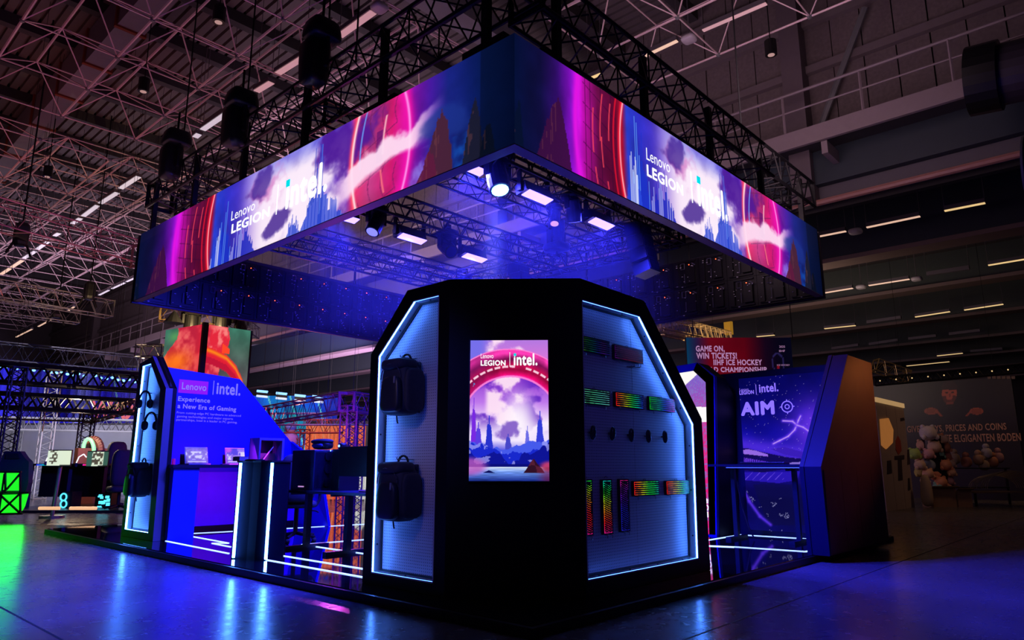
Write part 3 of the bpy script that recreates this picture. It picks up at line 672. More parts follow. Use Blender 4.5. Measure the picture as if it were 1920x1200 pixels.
qb = PY(1296.5, 350, BY); MB().bb((qb.x-.01, BY-.006, z2-.02), (qb.x+.01, BY-.001, z2+.42)).build('divider_line', litw, ring)
MB().bb((Q5.x-.005, BY-.012, z2+.31), (Q5.x+.085, BY-.005, z2+.41)).build('cyan_dot', cyan, ring)
sof = mat('ring_soffit', (.30, .27, .32), .45, .2, noise=.05)
MB().bb((BX, BY, Z0-.012), (BX+.13, BY1, Z0)).build('soffit_trim', sof, ring)
MB().bb((BX+.13, BY, Z0-.012), (BX1, BY+.13, Z0)).build('soffit_trim', sof, ring)
rearc = mat('cabinet_shell', (.003, .003, .008), .4, .1, noise=.3, spec=.35)
MB().bb((BX+.002, BY+.13, Z0), (BX+.12, BY1-.13, 5.25)).build('cabinet_back', rearc, ring); MB().bb((BX+.12, BY+.002, Z0), (BX1, BY+.12, 5.25)).build('cabinet_back', rearc, ring)
bracket_m = mat('cabinet_bracket', (.06, .06, .12), .5); glint = mat('cabinet_glint', (.6, .6, .7), .4)  # pale bits modelled for the glints on the cabinet backs
def cabinet_mb(w):   # local: x along the wall, y = 0 back plane, -y towards the room, z up
    body, br, gl, ld = MB(), MB(), MB(), MB()
    body.box((0, .04, .3), (w-.006, .08, .594))
    body.box((-w*.33, -.02, .3), (w*.16, .06, .5)); body.box((w*.22, -.025, .27), (w*.30, .07, .36)); body.box((0, -.01, .05), (w*.8, .04, .03)); body.box((0, -.01, .56), (w*.8, .04, .03))
    br.path([(-w*.14, -.05, .40), (-w*.14, -.05, .52), (0-.0, -.05, .52), (.0, -.05, .40), (-w*.14, -.05, .40)], .007, 4)
    br.box((w*.36, -.065, .47), (.09, .012, .018), Matrix.Rotation(R(35), 3, 'Y')); br.box((-w*.02, -.04, .20), (.012, .012, .2))
    for q in range(9): gl.box((-w*.40+.8*w*random.random(), -.065, .04+.5*random.random()), (.012+.02*random.random(), .01, .008))
    gl.box((w*.3, -.07, .44), (.03, .012, .012)); gl.box((-w*.1, -.06, .02), (.03, .012, .012))
    ld.sell((w*.2, -.075, .47), (.010, .010, .010), 1, 6, 4)
    return body, br, gl, ld
def cabinet_row(p0, ang, n, w, lit):
    for r_ in range(2):
        variants = []
        for v in range(2):
            variants.append([q.mesh(nm) for q, nm in zip(cabinet_mb(w), ('led_cabinet', 'bracket', 'glint_bit', 'status_light'))])
            for me, mm in zip(variants[-1], (rearc, bracket_m, glint, redled)): me.materials.append(mm)
        for i in range(n):
            d = Matrix.Rotation(ang, 3, 'Z') @ Vector((w*(i+.5), 0, 0)); ms = variants[random.randint(0, 1)]
            o = bpy.data.objects.new('led_cabinet', ms[0]); COL.objects.link(o); o.parent = ring
            o.location = Vector(p0)+d+Vector((0, 0, .6*r_)) - ring.location; o.rotation_euler.z = ang
            for me, nm in zip(ms[1:], ('bracket', 'glint_bit', 'status_light')):
                if nm == 'status_light' and not lit(i, r_): continue
                c = bpy.data.objects.new(nm, me); COL.objects.link(c); c.parent = o
                if nm != 'status_light': c['kind'] = 'stuff'
cabinet_row((BX, BY1, Z0), 0, 14, (BX1-BX)/14, lambda i, r: not (r == 1 and i in (0, 1, 2, 4)) and i > 1)
cabinet_row((BX1, BY1, Z0), R(-90), 16, (BY1-BY)/16, lambda i, r: not (r == 0 and i in (9, 15)) and not (r == 1 and i in (13, 14, 15)))
MB().bb((BX, BY1+.08, Z0-.03), (BX1, BY1+.14, 5.38)).build('outer_skin', mat('skin_dim', (.02, .01, .03), .5), ring)
MB().bb((BX1+.08, BY, Z0-.03), (BX1+.14, BY1, 5.33)).build('outer_skin', mat('skin_dim', (.02, .01, .03), .5), ring)

# ------------------------------------------------------------------ rigging
truss('box_truss', 'long black truss over the left edge of the LED ring', (4.75, 3.7, 6.1), (4.75, 13.5, 6.1), .46, .52, group=None, r=.028, rb=.013)
truss('box_truss', 'long black truss over the right edge of the LED ring', (4.9, 4.3, 5.95), (12.6, 4.3, 5.95), .46, .52, r=.028, rb=.013)
truss('box_truss', 'black truss crossing above the ring behind the left lamps', (4.9, 8.3, 6.0), (12.4, 8.3, 6.0), .40, .6)
truss('box_truss', 'black truss above the rear left side of the ring', (5.0, 13.2, 6.0), (12.4, 13.2, 6.0), .40, .6)
truss('box_truss', 'black truss above the rear right side of the ring', (12.4, 4.5, 6.0), (12.4, 13.2, 6.0), .40, .6)
Zi = 4.48
truss('box_truss', 'inner black truss carrying the front row of blue panels', (4.85, 4.95, Zi), (9.0, 4.95, Zi), .30, .36, r=.02, rb=.010)
truss('box_truss', 'inner black truss carrying the middle row of blue panels', (4.85, 7.17, Zi), (9.0, 7.17, Zi), .30, .36, r=.02, rb=.010)
truss('box_truss', 'inner black truss farthest to the left inside the ring', (4.85, 9.5, Zi), (9.0, 9.5, Zi), .30, .36, r=.02, rb=.010)
truss('box_truss', 'inner black truss joining the ends above the tower', (9.0, 4.95, Zi), (9.0, 9.5, Zi), .30, .36, r=.02, rb=.010)
truss('box_truss', 'inner black truss along the inside of the left screen', (4.95, 4.85, Zi+.1), (4.95, 9.0, Zi+.1), .26, .36, r=.018, rb=.009)
truss('box_truss', 'inner black truss along the inside of the right screen', (5.0, 4.5, Zi+.12), (12.3, 4.5, Zi+.12), .28, .36, r=.018, rb=.009)
def hanger(x, y, z0, z1, s_, r=.012):
    t = thing('hanging_strap', 'black hanging strap with shackle ' + s_, 'rigging', (x, y, z0), 'rigging straps')
    MB().tube((x, y, z0+.1), (x, y, z1), r, 6).build('strap', blackm, t)
    k = MB(); n = 10
    pts = [Vector((x+.035*math.cos(2*math.pi*i/n), y, z0+.05+.05*math.sin(2*math.pi*i/n))) for i in range(n+1)]; k.path(pts, .011, 5); k.build('shackle', blackm, t)
for (x, y, s_) in ((6.6, 13.6, 'at the far left inside the ring'), (9.3, 13.6, 'over the rear left cabinets'), (11.6, 13.6, 'behind the tower, left'), (12.7, 9.3, 'rear right, farthest'), (12.7, 7.4, 'rear right beside the black speaker'), (12.7, 5.6, 'rear right near the screen edge')):
    hanger(x, y, 5.3, 6.0, s_, .03)
for k in range(6):
    y = 4.6+k*1.75; t = thing('drop_bracket', 'black bracket between left truss and ring, %s from the front corner' % ORD[k], 'rigging', (4.62, y, 5.3), 'ring brackets on the left truss')
    MB().bb((4.58, y-.04, 5.2), (4.66, y+.04, 6.35)).build('bar', blackm, t); MB().bb((4.56, y-.3, 5.25), (4.72, y+.3, 5.37)).build('header', blackm, t)
for k in range(5):
    x = 5.3+k*1.75; t = thing('drop_bracket', 'black bracket between right truss and ring, %s from the front corner' % ORD[k], 'rigging', (x, 4.2, 5.3), 'ring brackets on the right truss')
    MB().bb((x-.04, 4.17, 5.2), (x+.04, 4.25, 6.2)).build('bar', blackm, t); MB().bb((x-.3, 4.16, 5.22), (x+.3, 4.30, 5.34)).build('header', blackm, t)
for (px, py, dz, s_) in ((371, 0, 3.5, 'left of the pale beam'), (476, 40, 3.5, 'beside the top lamp'), (618, 20, 3.5, 'above the top lamp'), (670, 60, 3.5, 'at the top middle'), (1377, 60, 3.5, 'right of the ring before the wall')):
    p = PX(px, py, 4.75) if px < 1000 else PY(px, py, 4.3)
    t = thing('chain', 'thin black hoist chain ' + s_, 'chain', (p.x, p.y, 6.3), 'hoist chains'); MB().tube((p.x, p.y, 6.3), (p.x, p.y, 12.3), .014, 5).build('links', blackm, t)

def moving_head(P, label, aim=(0, 0, -1), lens=None, k=1.0, above=True, group=None, cat='spotlight'):
    P = Vector(P); t = thing('moving_head_spotlight', label, cat, P, group)
    d = Vector(aim).normalized(); q = d.to_track_quat('Z', 'Y').to_matrix(); up = 1 if above else -1
    MB().sell(P+Vector((0, 0, .23*k*up)), (.15*k, .17*k, .06*k), .4, 12, 6).build('base', plastic, t, True)
    y = MB(); y.bb(P+Vector((-.17*k, -.04*k, .0)), P+Vector((-.13*k, .04*k, .2*k*up))); y.bb(P+Vector((.13*k, -.04*k, 0)), P+Vector((.17*k, .04*k, .2*k*up))); y.bb(P+Vector((-.17*k, -.04*k, .17*k*up)), P+Vector((.17*k, .04*k, .2*k*up))); y.build('yoke', plastic, t)
    h = MB(); h.tube(P-d*.16*k, P+d*.05*k, .105*k, 16, .12*k); h.tube(P+d*.05*k, P+d*.17*k, .12*k, 16, .115*k); h.build('head', plastic, t)
    MB().tube(P+d*.171*k, P+d*.178*k, .09*k, 14).build('lens', lens or mat('dark_lens', (.03, .03, .12), .1), t)
    c = MB(); c.tube(P+Vector((0, 0, .28*k*up)), P+Vector((0, 0, .4*k*up)), .02, 6); c.box(P+Vector((0, 0, .36*k*up)), (.08, .08, .05)); c.build('clamp', blackm, t)
    return t
# beams on top of the left truss
for (px, py, s_) in ((603, 85, 'largest, at the top of the left truss'), (452, 210, 'second down the left truss'), (330, 280, 'third down the left truss')):
    p = PX(px, py, 4.4); t = thing('stage_light', 'big black stage lamp, ' + s_, 'spotlight', p, 'lamps standing over the left truss')
    MB().sell(p+Vector((0, 0, .20)), (.24, .20, .15), .4, 14, 8, taper=.2).build('base', plastic, t, True)
    MB().sell(p+Vector((-.02, .12, -.22)), (.15, .17, .32), .35, 12, 8, taper=-.1).build('head', plastic, t, True)
    MB().bb(p+Vector((-.02, -.16, -.35)), p+Vector((.02, -.10, .15))).build('yoke', plastic, t); MB().tube(p+Vector((0, 0, .3)), p+Vector((0, 0, .7)), .02, 6).build('hook', blackm, t)
# blue wash panels
rowsW = [((882, 315), 'nearest the screen corner'), ((1008, 370), 'wide, right of the round spotlight'), ((1128, 420), 'rightmost, under the right screen'), ((645, 408), 'leftmost, half behind the left screen'), ((773, 448), 'wide, in the middle of the rear row'), ((890, 484), 'lowest, just above the tower')]
for (px, py), s_ in rowsW:
    Y = {882: 5.35, 645: 7.75}.get(px, 4.95 if px in (1008, 1128) else 7.2)
    p = PY(px, py, Y); t = thing('wash_light', 'rectangular blue wash light, ' + s_, 'stage light', p, 'blue wash panels inside the ring')
    rt = Matrix.Rotation(R(-14), 3, 'X')
    MB().box(p+Vector((0, .06, .07)), (.46, .16, .12), rt).build('housing', plastic, t)
    MB().box(p, (.42, .13, .01), rt).build('lens_panel', washm, t)
    y = MB(); y.box(p+Vector((-.25, .06, .16)), (.025, .06, .26)); y.box(p+Vector((.25, .06, .16)), (.025, .06, .26)); y.box(p+Vector((0, .06, .30)), (.53, .06, .03)); y.build('yoke', plastic, t)
    MB().tube(p+Vector((0, .06, .3)), (p.x, p.y+.02, 4.45), .018, 6).build('clamp', blackm, t)
    lamp('wash_beam', 'SPOT', p+Vector((0, 0, -.05)), 1600, (.03, .03, 1), p+(Vector((-.25, -.35, -2)) if py < 400 or px == 1128 else Vector((-.6, 1.6, -2))), spot_size=R(158), spot_blend=.6, shadow_soft_size=.15)
p = PY(939, 350, 4.95)
moving_head(p+Vector((0, .05, .12)), 'round LED spotlight shining cyan-white through haze', (-.12, -.35, -1), spotm, 1.05)
lamp('spot_beam', 'SPOT', p+Vector((0, .04, -.14)), 15000, (.10, .12, 1), p+Vector((.35, .75, -3)), spot_size=R(20), spot_blend=.5, shadow_soft_size=.1)
lamp('spot_beam', 'SPOT', (8.6, 8.9, 4.3), 2500, (.02, .03, 1), (11.5, 11.6, 1.6), spot_size=R(100), spot_blend=.7, shadow_soft_size=.2)
moving_head(PY(705, 420, 7.2), 'slim spotlight tilted left under the middle truss', (-.5, -.1, -1), mat('blue_lens', (.1, .1, .4), emit=(.2, .2, 1), es=1.5, noise=0), .85)
moving_head(PY(838, 465, 7.2), 'dark spotlight between the two rear wash panels', (-.15, -.7, -.5), None, .9)
moving_head(PY(1075, 395, 4.95), 'spotlight tilted right under the right truss', (.4, .2, -1), mat('blue_lens', (.1, .1, .4)), .8)
moving_head(PX(1043, 435, 8.2), 'spotlight standing upright on the far inner truss', (-.2, -.2, 1), None, 1.1, False)
moving_head(PX(1040, 408, 8.0), 'small lamp with warm lens above the upright spotlight', (-.3, -.2, -1), mat('amber_lens', (.4, .2, .1), emit=(1, .5, .25), es=.8, noise=0), .7)
# hanging line-array loudspeakers
def line_array(P, n, label):
    P = Vector(P); t = thing('line_array_speaker', label, 'loudspeaker', P)
    a = 0; q = P.copy()
    for i in range(n):
        rot = Matrix.Rotation(-a, 3, 'X'); MB().box(q, (.27, .26, .17), rot).build('speaker_cabinet', plastic, t); MB().box(q+rot @ Vector((0, -.135, 0)), (.24, .01, .13), rot).build('grille', clothm, t)
        a += R(4.5); q = q+Vector((.03+.01*i, -.012, -.172))
    MB().tube(P+Vector((0, 0, .05)), P+Vector((0, 0, .6)), .02, 6).build('hook', blackm, t)
# rotated so it leans: approximates the dark curved array seen under the right screen
line_array(PY(1196, 440, 4.9)+Vector((0, 0, .05)), 4, 'black hanging loudspeaker array under the right screen')
line_array(PX(972, 505, 8.6), 2, 'black loudspeaker array just above the tower roof')

# haze inside the ring, lit by the spotlight beams
hz = MB().bb((4.75, 4.4, 2.85), (9.6, 9.6, 4.4)); hm = bpy.data.materials.new('stage_haze'); hm.use_nodes = True; nt = hm.node_tree
nt.nodes.remove(nt.nodes['Principled BSDF']); vs_ = nt.nodes.new('ShaderNodeVolumeScatter'); vs_.inputs['Density'].default_value = .013; vs_.inputs['Anisotropy'].default_value = .3; vs_.inputs['Color'].default_value = (.9, .9, 1, 1)
nt.links.new(vs_.outputs[0], nt.nodes['Material Output'].inputs['Volume'])
ho = hz.build('stage_haze', hm); tag(ho, 'thin blue stage haze drifting under the hanging screens', 'haze', None, 'stuff')

# ================================================================== PRODUCTS ON THE TOWER
hookm = mat('hook_steel', (.25, .25, .28), .3, .8)
packs = thing('backpack', 'black backpack hung higher on the left tower wing', 'backpack', (0, 0, 0), 'backpacks on pegboards')
def pk(nm, mb, m, parent, smooth=True): return mb.build(nm, m, parent, smooth)
# local frame: x right along the wall, y towards the wall (+), front of the bag at -y, z up, origin at the hook
body = MB().sell((0, -.11, -.30), (.165, .10, .235), .42, 28, 18, taper=.12); bo = pk('main_body', body, clothm, packs)
pk('front_pocket', MB().sell((.03, -.215, -.36), (.12, .035, .155), .45, 22, 14, taper=.15), mat('shiny_black_cloth', (.022, .024, .04), .38, noise=.2, scale=30, bump=.15), packs)
pk('top_flap', MB().sell((.0, -.13, -.09), (.145, .095, .055), .55, 22, 10), clothm, packs)
pk('side_panel', MB().sell((.15, -.10, -.32), (.03, .085, .19), .5, 14, 12), clothm, packs)
for sx in (-1, 1):
    pk('shoulder_strap', MB().path([Vector((sx*.09 + .02*math.sin(a*3.1), -.02, -.06-.45*a)) for a in [i/8 for i in range(9)]], .018, 6), clothm, packs)
n = 10; pk('carry_handle', MB().path([Vector((.06*math.cos(math.pi*i/n), -.07, -.045+.06*math.sin(math.pi*i/n))) for i in range(n+1)], .009, 6), rubber, packs)
pk('zip', MB().path([Vector((.125*math.cos(a), -.225+.02*abs(math.cos(a)), -.22+.13*math.sin(a))) for a in [math.pi*i/12 for i in range(13)]], .004, 5), mat('zip_metal', (.2, .2, .25), .3, .7), packs)
pk('reflective_tag', MB().box((.10, -.243, -.24), (.018, .006, .06)), mat('tag_grey', (.55, .58, .65), .25, .6), packs, False)
pk('loose_strap', MB().path([(-.06, -.1, -.53), (-.065, -.09, -.58), (-.055, -.09, -.6)], .006, 5), rubber, packs)
packs.rotation_euler.z = R(-90); packs.scale = (1.12, 1.25, 1.0)
def place_pack(o, P, label): o.location = P; o['label'] = label
place_pack(packs, Vector((XL+.10, 4.93, 2.05+.02)), 'black backpack hung higher on the left wing of the tower')
b2 = dup(packs); place_pack(b2, Vector((XL+.10, 4.93, 1.17)), 'black backpack hung lower on the left wing of the tower')
b3 = dup(packs); place_pack(b3, Vector((4.15, 11.06, 1.19)), 'dark backpack hung on the small headphone tower at left')
def hook(P, d, label, group, L=.22):
    P = Vector(P); d = Vector(d); t = thing('peg_hook', label, 'hook', P, group)
    MB().path([P, P+d*L, P+d*L+Vector((0, 0, .02))], .004, 5).build('wire', hookm, t)
    s = d.cross(Vector((0, 0, 1))); MB().path([P+s*.05+d*.01, P-s*.05+d*.01], .004, 5).build('cross_wire', hookm, t)
hook((XL+.1, 4.93, 2.055), (-1, 0, 0), 'wire hook holding the upper backpack', 'pegboard hooks', .16)
hook((XL+.1, 4.93, 1.155), (-1, 0, 0), 'wire hook holding the lower backpack', 'pegboard hooks', .16)
hook((4.15, 11.06, 1.18), (-1, 0, 0), 'wire hook holding the far backpack', 'pegboard hooks', .16)

# keyboards
keycap = mat('keycap', (.016, .016, .02), .4)
keyframe = mat('keyboard_frame', (.03, .03, .045), .35, .3)
def hue(h, v=1):
    import colorsys; return lin([255*v*c for c in colorsys.hsv_to_rgb(h, 1, 1)])
def keyboard(P, u, v, n, stops, label, W=.435, H=.135, dark=1.0, vertical=False, layout=0):
    """u = along the long side, v = up the short side, n = outwards"""
    P, u, v, n = Vector(P), Vector(u), Vector(v), Vector(n); t = thing('keyboard', label, 'keyboard', P, 'backlit keyboards on the pegboard')
    rot = Matrix((u, v, n)).transposed(); B = lambda m, c, d: m.box(P+u*c[0]+v*c[1]+n*c[2], d, rot)
    m = MB(); B(m, (W/2, H/2, .018), (W, H, .026)); m.build('case', keyframe, t, bevel=.003)
    rim = MB(); B(rim, (W/2, H-.003, .033), (W, .006, .006)); B(rim, (W/2, .003, .033), (W, .006, .006)); rim.build('rim', keyframe, t)
    def glow(s, tt):
        c = grad(s if not vertical else s, stops)*dark; c = c*(.55+.45*(fbm(s*9, tt*5) > .42))[..., None]; return c
    O = P+u*.012+v*.010+n*.0325
    picture('key_light', O, u*(W-.024), v*(H-.020), 60, 8, glow, attr_mat('key_glow', True, 1.0), t)
    k = MB(); rows = 6; rh = (H-.024)/rows
    for r in range(rows):
        x = .014; widths = []
        if r == 0: widths = [.1, .55, .1, .55]*0+[1.5]+[1]*14
        while x < W-.018:
            kw = .0182
            if r == 5 and .08 < x < .19: kw = .100
            if r in (1, 2, 3, 4) and x < .02: kw = .020+.006*r
            kw = min(kw, W-.014-x)
            gap = .0016 if not vertical else .0045
            B(k, (x+kw/2, .012+rh*(r+.5), .038), (kw-gap, rh-(.0046 if not vertical else .005), .009)); x += kw
    tag(k.build('keycaps', keycap, t), kind='stuff')
    lp = MB(); c = P+u*W*.5+v*(H+.002)+n*.012
    if vertical: c = P+n*.02+v*H*.5-u*.01
    e = u if not vertical else v; f_ = v if not vertical else -u
    lp.path([c+e*.02*math.cos(math.pi*i/8)+f_*.016*math.sin(math.pi*i/8) for i in range(9)], .0025, 5); lp.build('hanging_wire', hookm, t)
    hk = MB()
    if not vertical:
        for q in (.1, .78): hk.path([P+u*W*q+n*.0, P+u*W*q-v*.006+n*.05, P+u*W*q-v*.035+n*.05], .003, 5)
    else:
        for q in (.25, .75): hk.path([P+u*W+v*H*q, P+u*(W+.006)+v*H*q+n*.05, P+u*(W+.03)+v*H*q+n*.05], .003, 5)
    hk.build('prong', hookm, t)
    return t
yk = YR+.1; U, V, N = (1, 0, 0), (0, 0, 1), (0, -1, 0)
def ky(px0, py0, px1, py1): a, b = PY(px0, py0, yk-.03), PY(px1, py1, yk-.03); return (a.x, yk, b.z), b.x-a.x
RB = lambda *h: [(i/(len(h)-1), np.array(c)) for i, c in enumerate(h)]
g_, y_, c_, b_, p_, r_, o_, m_ = (20, 230, 60), (200, 230, 20), (10, 200, 190), (40, 40, 255), (160, 30, 255), (255, 30, 30), (255, 140, 20), (255, 30, 160)
Pk, w = ky(1089, 628, 1143, 668); keyboard(Pk, U, V, N, RB(y_, g_, c_, b_, p_, b_), 'dim green-blue keyboard, upper left on the right wing', w, dark=.42)
Pk, w = ky(1151, 645, 1206, 683); keyboard(Pk, U, V, N, RB(p_, m_, r_, o_), 'dim magenta-red keyboard, upper right of the two in the top row', w, dark=.42)
Pk, w = ky(1089, 722, 1144, 762); keyboard(Pk, U, V, N, RB((120, 230, 200), (90, 240, 170), (90, 230, 200), (120, 220, 230)), 'mint-lit keyboard, left in the second row', w, dark=.8)
Pk, w = ky(1153, 732, 1207, 768); keyboard(Pk, U, V, N, RB(r_, o_, y_, g_, c_, b_), 'rainbow keyboard from red to blue, middle of the second row', w)
Pk, w = ky(1216, 740, 1266, 774); keyboard(Pk, U, V, N, RB(g_, g_, c_, b_, p_, m_), 'green to magenta keyboard, right in the second row', w, dark=.9)
Pk, w = ky(1187, 898, 1236, 928); keyboard(Pk, U, V, N, RB(r_, o_, y_, g_, g_, c_), 'red to green keyboard lying level right of the upright ones', w)
Pk, w = ky(1248, 898, 1293, 926); keyboard(Pk, U, V, N, RB(r_, o_, y_, g_, c_), 'red to teal keyboard, lowest and nearest the LED edge', w)
def kv(px0, px1, py0, py1): a, b = PY(px0, py0, yk-.03), PY(px1, py1, yk-.03); return (a.x, yk, a.z), a.z-b.z, b.x-a.x
for q, st, s_, dk in (((1090, 1112, 899, 1004), RB(g_, y_, o_, r_, r_, m_), 'green to red, leftmost', .95), ((1129, 1149, 899, 1001), RB(c_, g_, y_, o_, r_, m_), 'teal to red, middle', .95), ((1161, 1181, 898, 996), RB(m_, p_, (90, 20, 220), b_, b_, b_), 'violet to blue, rightmost', .7)):
    Pk, L, Wd = kv(*q); keyboard(Pk, (0, 0, -1), (1, 0, 0), (0, -1, 0), st, 'keyboard hung upright, ' + s_ + ' of the three', L, Wd, dk, True)
# mice
for i, (px, py, tilt) in enumerate(((1112, 811, .1), (1149, 813, .15), (1184, 816, 0), (1216, 818, -.1), (1247, 819, -.1))):
    p = PY(px, py, yk-.04); s_ = ('leftmost', 'second from the left', 'middle', 'second from the right', 'rightmost')[i]
    t = thing('computer_mouse', 'dark computer mouse, %s of the row of five on the pegboard' % s_, 'mouse', p, 'mice on the pegboard')
    rt = Matrix.Rotation(tilt, 3, 'Y')
    MB().sell(p, (.033, .022, .062), .85, 18, 12, rt, .1).build('shell', mat('mouse_gloss', (.03, .035, .06), .22), t, True)
    MB().box(p+Vector((0, -.021, .028)), (.007, .006, .02), rt).build('scroll_wheel', rubber, t)
    MB().box(p+Vector((0, -.0215, .02)), (.002, .004, .05), rt).build('button_seam', blackm, t)
    MB().bb(p+Vector((-.008, .0, -.008)), p+Vector((.008, .045, .008))).build('wall_peg', hookm, t)
# small empty hooks
hook(PY(1180, 688, yk), (0, -1, 0), 'empty wire hook under the upper right keyboard', 'pegboard hooks', .06)
hook(PY(1193, 689, yk), (0, -1, 0), 'empty short hook beside the one under the upper right keyboard', 'pegboard hooks', .05)

# ================================================================== LEFT SIDE OF THE BOOTH
frm = mat('grey_laminate', (.10, .10, .115), .5, noise=.1)
lt = thing('headphone_tower', 'slim dark tower at left with a blue-lit pegboard for headphones', 'display tower', (4.05, 11.0, .078))
XH = 4.05
oH = [(10.40, .08), (11.62, .08), (11.62, 2.62), (11.15, 2.72), (10.55, 2.2)][::1]
oH = [(10.42, .08), (11.62, .08), (11.62, 2.66), (11.12, 2.73), (10.50, 2.2)]
iH = [(10.60, .17), (11.50, .17), (11.48, 2.62), (11.16, 2.63), (10.70, 2.2)]
MB().frame(polyX(oH, XH), polyX(iH, XH), (.1, 0, 0)).build('tower_frame', frm, lt)
MB().prism([(p[0]+.12, p[1], p[2]) for p in polyX(oH, XH)], (.04, 0, 0)).build('tower_body', black, lt)
MB().prism([(4.151, 10.42, .08), (4.151, 10.50, 2.2), (4.20, 10.49, 2.2), (4.20, 10.41, .08)], (0, .05, 0)).build('side_board', black, lt)
MB().prism([(4.1, 10.50, 2.2), (4.1, 11.12, 2.73), (4.20, 11.12, 2.73), (4.20, 10.50, 2.2)], (0, .04, .0)).build('slanted_cap', black, lt)
recess(polyX(iH, XH), (.1, 0, 0), None, lt, 3)
MB().prism(polyX(iH, XH+.1), (.01, 0, 0)).build('pegboard', pegm, lt)
MB().frame(polyX(shrink(iH, .015), XH+.088), polyX(shrink(iH, .03), XH+.088), (.012, 0, 0)).build('pegboard_edge', edge, lt)
sh = shrink(iH, .012); strip([(XH+.012, *sh[1]), (XH+.012, *sh[2])], ledw, lt, .012); strip([(XH+.008, *sh[2]), (XH+.008, *sh[3])], ledb, lt); strip([(XH+.008, *sh[0]), (XH+.008, *sh[1])], ledw, lt, .006)
def headphones(P, label, rz=0):
    t = thing('headphones', label, 'headphones', P, 'headphones on the small tower'); P = Vector(P); n = 14
    E = RT*.68; F = Vector((-.09, 0, 0))
    MB().path([P+F+E*.125*math.cos(math.pi*i/n)+Vector((0, 0, .15*math.sin(math.pi*i/n)-.03)) for i in range(n+1)], .016, 6).build('headband', plastic, t)
    for s in (-1, 1):
        MB().sell(P+F+E*s*.125+Vector((0, 0, -.07)), (.04, .04, .072), .75, 14, 8).build('ear_cup', mat('cup_gloss', (.03, .03, .05), .25), t, True)
        MB().sell(P+F+E*s*.095+Vector((0, 0, -.07)), (.03, .03, .06), .8, 12, 8).build('ear_pad', clothm, t, True)
    MB().path([P+F-E*.125+Vector((0, 0, -.12)), P+F-E*.10+Vector((-.03, 0, -.15)), P+F-E*.05+Vector((-.04, 0, -.155))], .005, 5).build('microphone', rubber, t)
    MB().tube(P+Vector((.01, 0, .095)), P+Vector((-.12, 0, .095)), .006, 5).build('peg', hookm, t)
p = PX(277, 750, XH+.1); headphones((4.15, p.y-.13, p.z), 'upper pair of dark headphones on the small tower')
p = PX(288, 790, XH+.1); headphones((4.15, p.y-.13, p.z), 'lower pair of dark headphones, half hidden by the frame')
# blue back wall with lettering (plane y = 11.6)
YB = 11.6
def B2(px, py): q = PY(px, py, YB); return (q.x, q.z)
bw = thing('slogan_wall', 'bright blue slanted board with white lettering above the counter', 'display board', (4.4, YB, .078))
tr, kn = B2(450, 711), B2(545, 828)
wallpoly = [(4.32, .08), (6.95, .08), (kn[0], kn[1]), (tr[0], tr[1]), (4.32, 2.66)]
MB().prism([(x, YB, z) for x, z in wallpoly], (0, .12, 0)).build('board', bluewall, bw)
MB().prism([(6.93, YB, .08), (7.02, YB-.9, .08), (kn[0]+.05, YB-.9, 1.12), (kn[0], YB, kn[1])], (.05, 0, 0)).build('end_cheek', bluewall, bw)
purple = mat('violet_backpanel', lin((90, 30, 225)), .5, noise=.08, emit=None)
MB().prism([(4.5, YB-.02, .15), (6.3, YB-.02, .15), (6.3, YB-.02, 1.0), (4.5, YB-.02, 1.0)], (0, .02, 0)).build('violet_panel', purple, bw)
MB().prism([(6.31, YB-.02, .15), (6.9, YB-.02, .15), (6.9, YB-.02, 1.0), (6.31, YB-.02, 1.0)], (0, .02, 0)).build('violet_panel', purple, bw)
MB().bb((4.4, YB-.04, .078), (6.95, YB-.0, .14)).build('kick_board', black, bw)
UX, UZ = (1, 0, 0), (0, 0, 1)
def tB(s, x0, y0, x1, h, bold=0.0, m=printw, nm='lettering'):
    a, b = PY(x0, y0, YB), PY(x1, y0+(x1-x0)*.08, YB); return text(nm, s, (a.x, YB-.003, a.z), UX, UZ, b.x-a.x, h, m, bw, bold)
a, b = PY(334, 736, YB), PY(391, 715, YB); plq = MB().bb((a.x, YB-.004, a.z-.0), (b.x, YB-.001, a.z+.215)); plq.build('magenta_plate', mat('magenta_plate', lin((190, 20, 120)), .5, noise=0, emit=lin((150, 10, 100)), es=.6), bw)
tB('Lenovo', 340, 730, 386, .115, .02).location.y -= .006
p = PY(399, 740, YB); MB().bb((p.x-.006, YB-.004, p.z), (p.x+.006, YB-.001, p.z+.235)).build('divider_line', printw, bw)
tB('intel.', 405, 739, 450, .205, .03)
tB('Experience', 333, 754.5, 393, .10, .03); tB('a New Era of Gaming', 332, 768, 442, .10, .03)
tB('From cutting-edge PC hardware to advanced', 331, 776.5, 451, .046, 0); tB('gaming technologies and major esports', 331, 783.5, 436, .046, 0); tB('partnerships, Intel is a leader in PC gaming.', 330, 790, 444, .046, 0)
